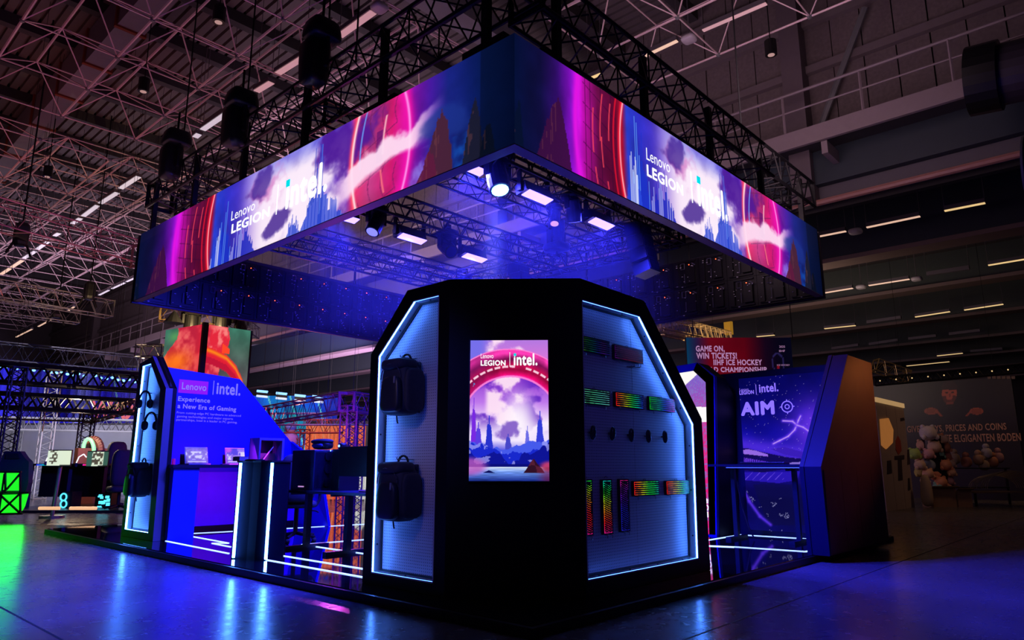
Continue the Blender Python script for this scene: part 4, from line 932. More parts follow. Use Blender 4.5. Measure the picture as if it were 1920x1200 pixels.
# counter
cn = thing('counter', 'blue counter with a dark top in front of the slogan wall', 'counter', (4.4, 10.9, .078))
MB().bb((4.20, 10.32, .078), (4.56, 11.5, 1.07)).build('end_panel', mat('counter_blue', lin((20, 50, 190)), .5, noise=.05), cn)
MB().bb((4.17, 10.28, 1.07), (6.5, 11.58, 1.115)).build('worktop', navy, cn)
lapA, lapB = PY(352, 862, 10.75), PY(391, 862, 10.75)
def laptop(x, y, w, label, seed, z=1.115):
    t = thing('laptop', label, 'laptop', (x, y, z), 'demonstration laptops'); al = mat('laptop_alu', (.3, .3, .36), .4, .4)
    MB().bb((x, y-.05, z), (x+w, y+.18, z+.018)).build('base', al, t); MB().bb((x+.02, y-.03, z+.018), (x+w-.02, y+.12, z+.021)).build('keypad', plastic, t)
    O = Vector((x-.02, y+.0, z+.02)); uz = Vector((.0, .07, .235))
    MB().prism([O+Vector((-.008, .012, -.005)), O+Vector((w+.008, .012, -.005)), O+Vector((w+.008, .012, -.005))+uz*1.05, O+Vector((-.008, .012, -.005))+uz*1.05], (0, .012, 0)).build('lid', al, t)
    def pic(s, tt):
        n = fbm(s*6+seed, tt*5, 5); c = grad(tt, [(0, (110, 90, 190)), (.5, (150, 130, 215)), (1, (120, 100, 200))])*(.7+.6*n)[..., None]
        c = mixc(c, (225, 225, 255), (n > .58)*(np.abs(tt-.5) < .25)*.8); c = mixc(c, (235, 235, 255), (np.abs(tt-.12) < .02)*(np.abs(s-.5) < .42)*.8)
        if seed > 5: c = mixc(c, (40, 60, 190), (tt > .55)*(n < .5)*.8); c = mixc(c, (210, 90, 200), ss(.3, .1, np.hypot(s-.1, tt-.9))*.8)
        return c
    picture('screen', O, (w, 0, 0), uz, 60, 40, pic, screenm, t); return t
p = PY(352, 863, 10.8); laptop(p.x, 10.8, .33, 'open laptop with a pale screen, left on the counter', 2)
p = PY(428, 863, 10.8); laptop(p.x, 10.8, .30, 'open laptop with a colourful screen, right on the counter', 8)
for px, s_, h in ((338, 'left of the pale laptop', .13), (418, 'left of the colourful laptop', .13)):
    p = PY(px, 863, 11.0); t = thing('price_stand', 'small dark info stand '+s_, 'sign stand', (p.x, 11, 1.115), 'info stands on the counter')
    MB().prism([(p.x, 11.0, 1.115), (p.x+.12, 11.0, 1.115), (p.x+.11, 11.04, 1.115+h+.03), (p.x+.01, 11.04, 1.115+h+.03)], (0, .01, 0)).build('panel', plastic, t); MB().bb((p.x, 10.98, 1.115), (p.x+.12, 11.08, 1.125)).build('foot', plastic, t)
p = PY(326, 860, 10.9); t = thing('drink_can', 'tiny pink can at the left end of the counter', 'can', (p.x, 10.9, 1.115)); MB().tube((p.x, 10.9, 1.115), (p.x, 10.9, 1.2), .025, 12).build('can', mat('pink_can', lin((220, 40, 120)), .4, emit=lin((160, 20, 90)), es=.4), t); MB().tube((p.x, 10.9, 1.2), (p.x, 10.9, 1.206), .021, 12).build('lid', silver, t)
# open display case at the right end
pa, pb2 = PY(484, 866, 10.7), PY(534, 822, 10.7); t = thing('display_case', 'dark open-fronted box with pale rim on the counter end', 'display case', (pa.x, 10.7, 1.115))
MB().frame([(pa.x, 10.7, 1.115), (pb2.x, 10.7, 1.115), (pb2.x, 10.7, pb2.z), (pa.x, 10.7, pb2.z)], [(pa.x+.03, 10.7, 1.14), (pb2.x-.04, 10.7, 1.14), (pb2.x-.04, 10.7, pb2.z-.04), (pa.x+.03, 10.7, pb2.z-.04)], (0, .3, 0)).build('box', mat('case_rim', (.14, .12, .25), .5), t)
MB().bb((pa.x, 11.0, 1.115), (pb2.x, 11.02, pb2.z)).build('back', navy, t)
MB().path([(pa.x+.08, 10.75, 1.15), (pa.x+.2, 10.8, 1.28), (pa.x+.34, 10.85, 1.42)], .012, 6).build('lamp_arm', silver, t); MB().sell((pa.x+.1, 10.74, 1.16), (.03, .03, .03), .8, 8, 6).build('lamp_head', mat('teal_glow', (.1, .3, .4), emit=(.1, .6, .9), es=1.5, noise=0), t)
MB().bb((pa.x+.05, 10.8, 1.14), (pb2.x-.1, 10.95, 1.30)).build('device', plastic, t)
pd = thing('led_pedestal', 'angular dark pedestal with two vertical white LED strips', 'pedestal', (4.2, 7.75, .078))
base_poly = [PZ(x, y, .08) for x, y in ((433, 1046), (462, 1048), (477, 1050), (497, 1050), (531, 1044))]
bpz = [(q.x, q.y) for q in base_poly] + [(4.75, 8.15), (4.25, 8.4)]
MB().prism([(x, y, .078) for x, y in bpz], (0, 0, 1.06)).build('body', mat('pedestal_black', (.003, .004, .010), .7, spec=.04), pd)
cx_, cy_ = sum(x for x, _ in bpz)/7, sum(y for _, y in bpz)/7
MB().prism([(cx_+(x-cx_)*1.05, cy_+(y-cy_)*1.05, 1.138) for x, y in bpz], (0, 0, .02)).build('top', plastic, pd)
for px, py in ((438.5, 1047), (499, 1050)):
    q = PZ(px, py, .08); q = Vector((q.x-.012, q.y-.012, 0)); MB().tube((q.x, q.y, .09), (q.x, q.y, 1.13), .016, 8).build('led_strip', ledw, pd)
for px, py, s_, w, h in ((451, 866, 'tan box lying at the left of the pedestal top', .17, .05), (478, 864, 'thin dark tablet lying on the pedestal', .26, .015)):
    q = PX(px, py, 4.25); t = thing('box' if w < .2 else 'tablet', s_, 'box' if w < .2 else 'tablet', (q.x, q.y, 1.158))
    MB().bb((q.x-.06, q.y-w/2, 1.158), (q.x+.06, q.y+w/2, 1.158+h)).build('body', mat('tan_card', (.20, .16, .16), .7) if w < .2 else plastic, t); MB().bb((q.x-.05, q.y-w*.42, 1.158+h), (q.x+.05, q.y+w*.42, 1.162+h)).build('face', navy, t)

# desk with computer, monitors, headset and office chair
deskm = mat('desk_frame', (.014, .018, .06), .4, .3)
def sit_stand_desk(label, x0, x1, y0, y1, z, leg_y, foot_len, group=None, leg=.07):
    t = thing('standing_desk', label, 'desk', ((x0+x1)/2, (y0+y1)/2, .078), group)
    MB().bb((x0, y0, z-.03), (x1, y1, z)).build('desktop', deskm, t)
    MB().bb((x0+.1, min(leg_y), z-.09), (x1-.1, min(leg_y)+.05, z-.03)).build('crossbar', deskm, t)
    for y in leg_y:
        xm = (x0+x1)/2
        MB().bb((xm-leg/2, y-leg/2, .1), (xm+leg/2, y+leg/2, z-.05)).build('leg', deskm, t)
        MB().bb((xm-foot_len/2, y-.04, .078), (xm+foot_len/2, y+.04, .115)).build('foot', deskm, t)
        MB().bb((xm-foot_len*.4, y-.03, z-.06), (xm+foot_len*.4, y+.03, z-.03)).build('support_arm', deskm, t)
    return t
sit_stand_desk('dark height-adjustable desk between pedestal and tower', 4.75, 5.45, 6.3, 8.45, .80, (8.25, 7.35, 6.5), .62)
def cb(px0, px1, pyb, pyt, X, dx, z0=None):
    a, b = PX(px0, pyb, X), PX(px1, pyt, X); return a.y, b.y, (z0 if z0 is not None else a.z), b.z
y0, y1, z0, z1 = cb(544, 590, 918, 843, 4.8, .45, .80)
t = thing('desktop_computer', 'dark tower computer standing at the left end of the desk', 'computer', (5.0, (y0+y1)/2, .80))
MB().bb((4.8, y1, .80), (5.22, y0, z1)).build('case', mat('case_navy', (.012, .016, .055), .45), t, bevel=.01)
MB().bb((4.82, y1-.004, .83), (5.2, y1, z1-.03)).build('glass_panel', mat('smoked_glass', (.01, .01, .02), .08), t)
for k in range(3): MB().tube((5.0, y1-.006, .9+.16*k), (5.0, y1-.02, .9+.16*k), .055, 16).build('fan', blackm, t)
q = PX(560, 913, 4.79); MB().bb((4.792, q.y-.1, .84), (4.80, q.y+.02, .855)).build('port_strip', mat('port_pink', (.3, .1, .3), emit=(.8, .4, 1), es=.6, noise=0), t)
y0b = y1; a = PX(632, 843, 4.95)
t = thing('desktop_computer', 'open dark computer with red and violet lights, middle of the desk', 'computer', (5.1, (y0b+a.y)/2-.02, .80))
MB().bb((5.0, a.y, .80), (5.3, y0b-.08, 1.30)).build('case', plastic, t, bevel=.008)
for px, py, c in ((601, 855, redled), (609, 895, mat('magenta_led', (.3, 0, .3), emit=(1, .05, .7), es=2, noise=0)), (609, 915, redled), (620, 845, ledb)):
    q = PX(px, py, 4.99); MB().sell(q, (.008, .008, .008), 1, 6, 4).build('status_light', c, t)
MB().path([PX(590, 870, 4.98), PX(598, 890, 4.97), PX(592, 912, 4.98)], .006, 5).build('cable', rubber, t)
y0m, y1m, z0m, z1m = cb(633, 687, 893, 836, 4.95, .04)
t = thing('monitor', 'black monitor seen from behind beside the tower', 'monitor', (5.0, (y0m+y1m)/2, .80))
MB().bb((4.95, y1m-.25, z0m), (4.99, y0m, z1m)).build('back_shell', plastic, t, bevel=.006); MB().bb((4.945, y1m-.25, z0m), (4.95, y0m, z0m+.012)).build('lower_lip', deskm, t)
MB().tube((5.02, y1m-.05, .81), (5.02, y1m-.05, z1m-.1), .022, 8).build('stand', plastic, t); MB().bb((4.93, y1m-.18, .80), (5.15, y1m+.08, .812)).build('foot', plastic, t)
q = PX(585, 838, 4.95); t = thing('vr_headset', 'black virtual reality headset lying on the computer', 'headset', (q.x+.1, q.y, z1+.0))
q = Vector((5.0, (y0+y1)/2-.12, z1))
MB().sell(q+Vector((0, 0, .06)), (.09, .15, .055), .6, 18, 10).build('visor', plastic, t, True); MB().sell(q+Vector((.0, .02, .105)), (.1, .19, .035), .8, 18, 8).build('head_strap', rubber, t, True); MB().sell(q+Vector((-.08, 0, .055)), (.02, .12, .025), .6, 12, 6).build('face_cushion', mat('cushion_lit', (.1, .12, .3), .6), t, True)
q2 = PX(640, 843, 5.1)
t = thing('webcam', 'small webcam with a blue glint on top of the middle computer', 'webcam', (5.1, 7.55, 1.3)); MB().sell((5.1, 7.55, 1.34), (.05, .05, .04), .6, 12, 8).build('body', plastic, t, True); MB().tube((5.055, 7.55, 1.34), (5.045, 7.55, 1.34), .015, 8).build('lens', ledb, t)
def office_chair(P, rz, label):
    t = thing('office_chair', label, 'chair', P, None, rz)
    s = MB().sell((0, 0, .50), (.27, .26, .05), .5, 18, 8); s.v = [(x+P[0], y+P[1], z+P[2]) for x, y, z in s.v]; s.build('seat', clothm, t, True)
    s = MB().sell((0, .27, .86), (.24, .05, .32), .5, 18, 12); s.v = [(x+P[0], y+P[1], z+P[2]) for x, y, z in s.v]; s.build('backrest', clothm, t, True)
    P = Vector(P)
    MB().tube(P+Vector((0, 0, .1)), P+Vector((0, 0, .46)), .03, 10).build('gas_lift', blackm, t)
    for k in range(5):
        a = 2*math.pi*k/5; e = P+Vector((.31*math.cos(a), .31*math.sin(a), .08))
        lg_ = MB().tube(P+Vector((0, 0, .12)), e, .025, 6, .018).build('leg', plastic, t); MB().sell(e-Vector((0, 0, .045)), (.03, .03, .032), .8, 8, 6).build('castor', rubber, t, True)
    for sx in (-1, 1):
        MB().path([P+Vector((sx*.25, .05, .48)), P+Vector((sx*.30, .03, .56)), P+Vector((sx*.30, 0, .68))], .02, 6).build('arm_post', plastic, t); MB().box(P+Vector((sx*.30, -.02, .70)), (.08, .24, .03)).build('armrest', rubber, t)
    MB().path([P+Vector((-.1, -.05, .42)), P+Vector((-.26, -.1, .40)), P+Vector((-.30, -.12, .38))], .009, 5).build('height_lever', plastic, t)
office_chair((5.35, 8.95, .078), R(150), 'black office chair behind the desk')
office_chair((6.3, 7.3, .078), R(40), 'dark swivel chair half hidden behind the tower edge')

# ================================================================== RIGHT SIDE OF THE BOOTH
XB = 10.65
bd = thing('rifle_poster_wall', 'blue game poster wall with a sci-fi rifle, lightning and aiming mark', 'display board', (XB, 4.2, .078))
navywall = mat('poster_frame_blue', lin((5, 6, 56)), .5, noise=.05)
a, b = PX(1345, 702, XB), PX(1590, 680, XB)
MB().bb((XB+.01, 3.1, .078), (XB+.12, 5.2, 2.56)).build('board', navywall, bd)
pT, pB = PX(1385, 716, XB), PX(1400, 988, XB)
px0, px1, pz0, pz1 = pT.y, 3.2, .14, 2.46
def poster(s, t):
    Y = px0+(px1-px0)*s; Z = pz0+(pz1-pz0)*t; P = np.stack([np.full_like(Y, XB), Y, Z], -1); u, v = project(P)
    n = fbm(s*5, t*8, 6); n2 = fbm(s*16, t*20, 4)
    c = grad(t, [(0, (10, 8, 100)), (.25, (10, 6, 84)), (.45, (30, 14, 170)), (.6, (14, 10, 150)), (.8, (8, 6, 112)), (1, (5, 5, 90))])*(.75+.5*n)[..., None]
    c = mixc(c, (120, 60, 255), np.exp(-(np.hypot((u-1528)/45, (v-800)/50))**2)*.9)
    c = mixc(c, (90, 50, 240), np.exp(-((v-832-(u-1380)*.16)/16)**2)*.8*(t > .4))
    def seg(c, pts, w, col):
        for (ax, ay), (bx, by) in zip(pts, pts[1:]):
            L2 = (bx-ax)**2+(by-ay)**2; k = np.clip(((u-ax)*(bx-ax)+(v-ay)*(by-ay))/L2, 0, 1); d = np.hypot(u-ax-k*(bx-ax), v-ay-k*(by-ay))
            c = mixc(c, col, np.exp(-(d/w)**2)*.95)
        return c
    for pts in (((1450, 832), (1462, 826), (1478, 818), (1490, 806), (1494, 797), (1497, 788), (1501, 780)), ((1494, 797), (1486, 790), (1468, 789)), ((1494, 797), (1506, 801), (1516, 808), (1524, 816)), ((1545, 762), (1534, 775), (1528, 790), (1526, 802))):
        c = seg(c, pts, 3.2, (110, 60, 255)); c = seg(c, pts, 1.1, (215, 170, 255))
    # generic rifle: long receiver, rail, ribbed barrel jacket, magazine
    def poly(c, pts, col, k=.92):
        ins = np.zeros_like(u, bool); j = len(pts)-1
        for i in range(len(pts)):
            (x1, y1), (x2, y2) = pts[i], pts[j]; j = i
            ins ^= ((y1 > v) != (y2 > v)) & (u < (x2-x1)*(v-y1)/(y2-y1+1e-9)+x1)
        return mixc(c, col, ins*k)
    c = poly(c, [(1380, 842), (1400, 840), (1422, 846), (1450, 852), (1480, 858), (1530, 862), (1530, 884), (1470, 880), (1430, 886), (1380, 880)], (14, 6, 70))
    c = poly(c, [(1384, 846), (1402, 842), (1420, 846), (1440, 852), (1440, 856), (1384, 850)], (170, 120, 255)); c = poly(c, [(1395, 858), (1440, 866), (1438, 876), (1394, 872)], (110, 60, 235))
    c = mixc(c, (20, 8, 110), ((u > 1396) & (u < 1440) & (v > 858) & (v < 876) & ((u % 4) < 1.6))*.9)
    c = poly(c, [(1445, 842), (1470, 838), (1500, 846), (1530, 852), (1530, 862), (1500, 858), (1470, 852)], (60, 30, 190)); c = poly(c, [(1475, 868), (1500, 866), (1515, 872), (1505, 880), (1480, 876)], (170, 140, 255), .8)
    c = poly(c, [(1392, 886), (1500, 884), (1495, 900), (1460, 906), (1394, 900)], (44, 24, 190)); c = mixc(c, (110, 80, 240), ((u > 1392) & (u < 1470) & (v > 886) & (v < 900) & ((u+v) % 14 < 1.5))*.8)
    c = poly(c, [(1412, 908), (1500, 908), (1520, 985), (1440, 985)], (12, 10, 70), .85)
    c = mixc(c, (190, 190, 255), (n2 > .70)*(t < .25)*(_lat[(u*1.3).astype(int) % 64, (v*1.3).astype(int) % 64] > .75)*.7)
    c = mixc(c, (200, 180, 255), ((_lat[(u*1.4).astype(int) % 64, (v*1.4).astype(int) % 64] > .993) & (t > .4))*.6)
    c = seg(c, [(1395, 920), (1405, 940), (1425, 968), (1445, 984)], 3, (90, 50, 240))
    return c
picture('poster', (XB, px0, pz0), (0, px1-px0, 0), (0, 0, pz1-pz0), 190, 280, poster, attr_mat('glowing_poster_print', True, .85), bd)  # print glows by itself in place of blue light falling on it
pw2 = mat('glowing_poster_white', (.7, .7, .9), .5, noise=0, emit=lin((150, 120, 255)), es=.85)  # lettering given its own glow for the same blue light
def tA(s, x0, y0, x1, h, bold=0.):
    a, b = PX(x0, y0, XB), PX(x1, y0-(x1-x0)*.085, XB); return text('lettering', s, (XB-.004, a.y, a.z), (0, -1, 0), UZ, a.y-b.y, h, pw2, bd, bold)
tA('LEGION', 1387, 740.5, 1414, .062, .035); tA('Lenovo', 1387, 733.5, 1404, .045, 0); tA('intel.', 1424, 736.5, 1460, .135, .03); tA('AIM', 1390, 780, 1453, .215, .05)
p = PX(1418.5, 740, XB); MB().bb((XB-.006, p.y-.004, p.z), (XB-.002, p.y+.004, p.z+.16)).build('divider_line', pw2, bd)
c = PX(1476, 762.5, XB); m = MB()
def ringm(m, c, r, w, n=28):
    vs = []
    for i in range(n):
        a = 2*math.pi*i/n
        for rr in (r-w, r+w): vs.append(Vector((XB-.004, c.y-rr*math.cos(a), c.z+rr*math.sin(a))))
    m.add(vs, [(2*i, 2*i+1, (2*i+3) % (2*n), (2*i+2) % (2*n)) for i in range(n)])
m1_ = MB(); ringm(m1_, c, .082, .008); m1_.build('aim_ring', pw2, bd); m2_ = MB(); ringm(m2_, c, .032, .007); m2_.build('aim_ring', pw2, bd)
for dy, dz in ((0, 1), (0, -1), (1, 0), (-1, 0)): MB().bb((XB-.006, c.y+dy*.092-(.018 if dy else .006), c.z+dz*.092-(.018 if dz else .006)), (XB-.003, c.y+dy*.092+(.018 if dy else .006), c.z+dz*.092+(.018 if dz else .006))).build('aim_tick', pw2, bd)
# outer side wall with slanting front edge
sw = thing('side_wall', 'tall dark red-brown lit end wall with a slanting front edge', 'display wall', (10, 3.1, .078))
ow = [(8.70, .078), (8.66, 1.09), (10.06, 2.58), (11.10, 2.58), (11.02, .078)]
MB().prism([(x, 3.0, z) for x, z in ow], (0, .2, 0)).build('wall_body', mat('brown_laminate', (.10, .045, .035), .45, noise=.35, scale=5), sw)
for i in range(4):
    x0, x1 = (8.70, 9.3, 9.9, 10.5)[i], (9.3, 9.9, 10.5, 11.02)[i]
    MB().bb((x0+.004, 2.988, .09), (x1-.004, 3.0, 1.05)).build('cladding_panel', mat('brown_laminate', (0, 0, 0)), sw)
fe = [(8.68, .078), (8.64, 1.09), (10.04, 2.60), (10.14, 2.60), (8.78, 1.09), (8.80, .078)]
MB().prism([(x, 3.2, z) for x, z in fe], (0, .05, 0)).build('front_edge_trim', navywall, sw)
MB().prism([(8.70-.012, 3.0, .078), (8.66-.012, 3.0, 1.09), (8.66-.012, 3.2, 1.09), (8.70-.012, 3.2, .078)], (.012, 0, 0)).build('front_edge', navywall, sw)
MB().prism([(8.66-.012, 3.0, 1.09), (10.06-.012, 3.0, 2.59), (10.06-.012, 3.2, 2.59), (8.66-.012, 3.2, 1.09)], (.012, 0, 0)).build('front_edge', navywall, sw)
# display tower with the pink and white screen
XS = 9.95
st_ = thing('screen_tower', 'blue framed tower with a tall pink and white glowing screen', 'display tower', (XS, 5.6, .078))
oS = [(5.03, .078), (6.6, .078), (6.6, 2.60), (5.20, 2.68), (4.92, 2.44)]
iS = [(5.15, .10), (6.45, .10), (6.45, 2.50), (5.27, 2.56), (5.07, 2.36)]
MB().frame(polyX(oS, XS), polyX(iS, XS), (.08, 0, 0)).build('tower_frame', bluewall, st_)
MB().prism([(XS+.08, 5.02, .078), (XS+.08, 4.93, 2.44), (XS+.08, 5.20, 2.66), (XS+.5, 5.20, 2.66), (XS+.68, 4.98, 2.44-.25), (XS+.68, 5.02, .078)][:1]+[(XS+.08, 4.93, 2.42), (XS+.42, 4.93, 2.42), (XS+.68, 4.93, 2.18), (XS+.68, 5.0, .078)], (0, .1, 0)).build('side_panel', black, st_)
MB().prism([(XS+.08, y, z) for y, z in oS], (.3, 0, 0)).build('tower_body', black, st_)
def pink(s, t):
    Y = 6.45+(5.07-6.45)*s; Z = .1+2.46*t; u, v = project(np.stack([np.full_like(Y, XS+.03), Y, Z], -1))
    k = _lat[(s*97).astype(int) % 64, (t*151).astype(int) % 64]; st = ((s*46+t*60) % 1)
    c = grad(t, [(0, (235, 20, 120)), (.55, (225, 40, 130)), (.72, (190, 70, 170)), (.85, (130, 90, 200)), (1, (90, 110, 220))])
    c = mixc(c, (110, 130, 210), (k > .62)*.7); c = mixc(c, (240, 40, 110), (st < .3)*(t > .45)*.5)
    c = mixc(c, (255, 252, 250), ((v > 763) & (v < 791) & (u < 1340))*1.); d = np.hypot((u-1275)/1.0, (v-700)/1.5)
    c = mixc(c, (255, 250, 245), ((v < 722-(u-1285)*.9) & (u < 1312) & (v < 745))*1. if True else 0); return c
picture('screen', (XS+.03, 6.45, .1), (0, 5.07-6.45, 0), (0, 0, 2.46), 150, 260, pink, attr_mat('pink_screen', True, 1.0), st_)
MB().prism([(XS+.0, 5.15, .1), (XS+.0, 5.05, .1), (XS+.0, 4.93, 2.44), (XS+.0, 5.20, 2.68), (XS+.0, 5.27, 2.56), (XS+.0, 5.07, 2.36)], (.04, 0, 0)).build('mask', bluewall, st_)
for s_, py in (('ter', 944), ('gy', 957), ('all', 970)):
    a, b = PX(1318, py, XS), PX(1331, py, XS); text('lettering', s_, (XS+.02, a.y, a.z), (0, -1, 0), UZ, a.y-b.y, .085, litw, st_, .04)
# standing desk in front of the poster
sit = sit_stand_desk('thin black standing desk in front of the rifle poster', 9.6, 10.15, 3.42, 4.93, 1.12, (4.68, 3.79), .55, None, .06)
for (x0, x1, s_, z) in ((3.85, 4.5, 'long flat black game controller case on the standing desk', .03),):
    t = thing('keyboard_case', s_, 'case', (9.8, 4.2, 1.12)); MB().bb((9.72, x0, 1.12), (9.9, x1, 1.12+z)).build('shell', plastic, t, bevel=.006); MB().bb((9.71, x0+.1, 1.13), (9.72, x1-.1, 1.14)).build('seam', rubber, t)
t = thing('cable', 'black cable drooping from the standing desk to its foot', 'cable', (9.87, 4.6, .09)); MB().path([(9.87, 4.62, 1.05), (9.84, 4.6, .8), (9.86, 4.56, .5), (9.84, 4.48, .25), (9.86, 4.42, .1)], .012, 6).build('cord', rubber, t)
t = thing('under_desk_light', 'pale blue light bar under the standing desk top', 'light strip', (9.62, 4.2, 1.06)); MB().bb((9.60, 3.55, 1.068), (9.62, 4.65, 1.078)).build('bar', mat('soft_blue', (.1, .2, .5), emit=(.1, .2, .8), es=.8, noise=0), t); MB().bb((9.60, 3.55, 1.078), (9.62, 4.65, 1.09)).build('holder', plastic, t)

# ================================================================== BACKGROUND, LEFT AND MIDDLE
def far_truss(name_, label, p0, D0, p1, D1, sz, m, seg=None, group=None, r=.02, level=True):
    a = PD(*p0, D0); b = PD(*p1, D1)
    if level: b.z = a.z = (a.z+b.z)/2
    t = truss(name_, label, a, b, sz, seg or sz*1.1, m, 'truss', group, r, r*.45)
    for k in (.2, .8):
        q = a.lerp(b, k); MB().tube(q, (q.x, q.y, 8.4 if q.x > 15.3 else 12.7), .005, 4).build('cable', blackm, t)
    return t
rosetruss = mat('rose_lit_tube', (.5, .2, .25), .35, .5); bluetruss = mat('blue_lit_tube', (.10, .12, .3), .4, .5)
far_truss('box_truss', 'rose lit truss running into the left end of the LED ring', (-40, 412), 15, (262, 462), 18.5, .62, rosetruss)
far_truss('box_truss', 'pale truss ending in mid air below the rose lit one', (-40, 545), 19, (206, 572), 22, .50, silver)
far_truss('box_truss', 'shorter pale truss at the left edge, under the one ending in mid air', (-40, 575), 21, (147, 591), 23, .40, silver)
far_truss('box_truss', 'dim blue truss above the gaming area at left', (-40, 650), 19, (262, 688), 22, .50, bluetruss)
for x_, yy_, D_, s_ in ((168, 545, 21, 'on the truss ending in mid air'), (108, 580, 22.5, 'on the shorter pale truss'), (40, 440, 16, 'on the rose lit truss, left edge')):
    p = PD(x_, yy_, D_); t = thing('chain_hoist', 'black chain hoist '+s_, 'hoist', p, 'chain hoists at far left')
    MB().sell(p, (.16, .16, .3), .5, 10, 8).build('motor', plastic, t); MB().tube(p, (p.x, p.y, 12.3), .02, 5).build('chain', blackm, t); MB().path([p+Vector((-.25, 0, -.5)), p+Vector((0, 0, .1)), p+Vector((.25, 0, -.5))], .03, 5).build('sling', rubber, t)
p = PD(190, 723-0, 21); 
# gaming pavilion gantry
for (a0, a1, D0, D1, sz, l_) in (((-40, 692), (262, 722), 17.5, 20, .46, 'upper black truss of the gaming pavilion'), ((-40, 744), (262, 768), 17.5, 20, .36, 'second black truss of the gaming pavilion')):
    far_truss('box_truss', l_, a0, D0, a1, D1, sz, trussm, r=.055)
far_truss('box_truss', 'brownish truss with an orange glow inside the pavilion', (-40, 772), 19.5, (185, 782), 21, .32, mat('brown_tube', (.18, .12, .08), .5, .4))
far_truss('box_truss', 'brownish truss slanting up to the headphone tower', (165, 785), 21, (262, 758), 19, .26, mat('brown_tube', (.18, .12, .08), .5, .4), level=False)
far_truss('box_truss', 'white blue truss in front of the stage curtain', (-40, 786), 24, (262, 806), 26, .42, silver, r=.03)
def mast(label, px, y0, y1, D, sz, m):
    a = PD(px, y1, D); b = PD(px, y0, D); b.x, b.y = a.x, a.y; a.z = .02; return truss('truss_mast', label, a, b, sz, sz*1.1, m, 'truss', None, .022, .011, up=(1, 0, 0))
mast('black truss mast at the left edge', 10, 690, 870, 17.4, .3, trussm)
mast('pale truss mast leaning light in front of the blue stage', 80, 700, 870, 24, .36, silver)
mast('dark truss mast beside the round arch', 156, 770, 850, 20.5, .32, trussm)
mast('short grey mast at far left before the curtain', 26, 790, 850, 25, .3, greym)
def stage(s, t):
    n = fbm(s*5, t*2, 4); c = grad(s, [(0, (30, 30, 190)), (.2, (70, 60, 225)), (.35, (60, 60, 230)), (.5, (20, 16, 160)), (.6, (110, 110, 240)), (.75, (30, 20, 180)), (1, (90, 80, 220))])*(.85+.7*n)[..., None]
    c = mixc(c, (150, 220, 250), (np.abs((s-.78)-(1-t)*.10) < .004)*1.); c = mixc(c, (10, 10, 60), (t < .06)*1.)
    return c
def quadpic(name, p00, p10, Dl, Dr, ytop, nx, ny, fn, m, parent):
    a, b = PD(*p00, Dl), PD(*p10, Dr); c = PD(p00[0], ytop, Dl); b.z = a.z; return picture(name, a, b-a, Vector((0, 0, c.z-a.z)), nx, ny, fn, m, parent), a, b, c.z-a.z
a = PD(-30, 788, 29)
t = thing('stage_screen', 'wide blue stage screen behind the gaming pavilion at left', 'LED screen', (a.x, a.y, 2.6))
_, a, b, h_ = quadpic('screen', (-30, 800), (262, 800), 29, 29, 690, 160, 50, stage, screenm, t)
wx = mat('pink_lettering', (.5, .2, .2), noise=0, emit=lin((220, 90, 100)), es=.8)
e = (b-a).normalized(); q = PD(168, 786, 28.8); text('lettering', 'WAX', q, e, UZ, (PD(262, 786, 28.8)-q).length, .75, wx, t, .05)
MB().prism([Vector((a.x, a.y, .01)), Vector((b.x, b.y, .01)), b+Vector((0, 0, h_+.1)), a+Vector((0, 0, h_+.1))], FW*.3).build('back_structure', blackm, t)
a, b = PD(-30, 875, 28), PD(262, 875, 28); t = thing('stage_curtain', 'grey curtain wall under the blue stage screen', 'curtain', (a.x, a.y, 0))
m = MB(); n = 90; c = PD(-30, 795, 28); z1 = c.z; vs = []
for i in range(n+1): p = a.lerp(b, i/n)+FW*(.002*math.sin(i*.5)); vs += [(p.x, p.y, 0), (p.x, p.y, z1)]
m.add(vs, [(2*i, 2*i+2, 2*i+3, 2*i+1) for i in range(n)]); m.build('cloth', mat('grey_curtain', (.5, .5, .58), .8, noise=.12, scale=1.5), t); MB().tube((a.x, a.y, z1), (b.x, b.y, z1), .04, 6).build('curtain_rail', silver, t)
lamp('hall_fill', 'AREA', PD(110, 790, 24), 170, (.75, .75, 1), PD(110, 840, 28), size=5)  # fill added to lighten the stage curtain
for i in range(26):
    px = -10+i*10.5; py = 684+px*.115+ (3 if i % 3 else 0); p = PD(px, py, 21)
    if i % 9 == 8: continue
    if i % 9 == 0:
        bar_t = thing('led_bar', 'row of cyan-blue spots under the pavilion roof, %s' % ('left', 'middle', 'right')[min(2, i//9)], 'stage light', p, 'blue light bars'); q_ = PD(px+80, py+9, 21); MB().tube(p+Vector((0, 0, .06)), q_+Vector((0, 0, .06)), .03, 5).build('bar', blackm, bar_t)
    MB().sell(p, (.05, .05, .04), 1, 6, 4).build('spot', mat('cyan_spot', (.1, .3, .5), emit=(.15, .45, 1), es=3, noise=0), bar_t)
# low stage of the gaming area
gp = thing('gaming_podium', 'low dark podium with warm glowing edge in the gaming area', 'podium', (4, 21, 0))
a, b = PZ(-40, 962, 0), PZ(232, 962, 0); b = a.lerp(b, 1.0); d = FW*5
MB().prism([a, b, b+d, a+d], (0, 0, .06)).build('deck', plastic, gp)
goldl = mat('gold_edge_light', (.5, .4, .3), emit=(1, .55, .3), es=.9, noise=0)
for x0, x1 in ((73, 112), (131, 181)):
    p, q = PZ(x0, 953, .25), PZ(x1, 953, .25); MB().tube(p, q, .035, 5).build('edge_light', goldl, gp)
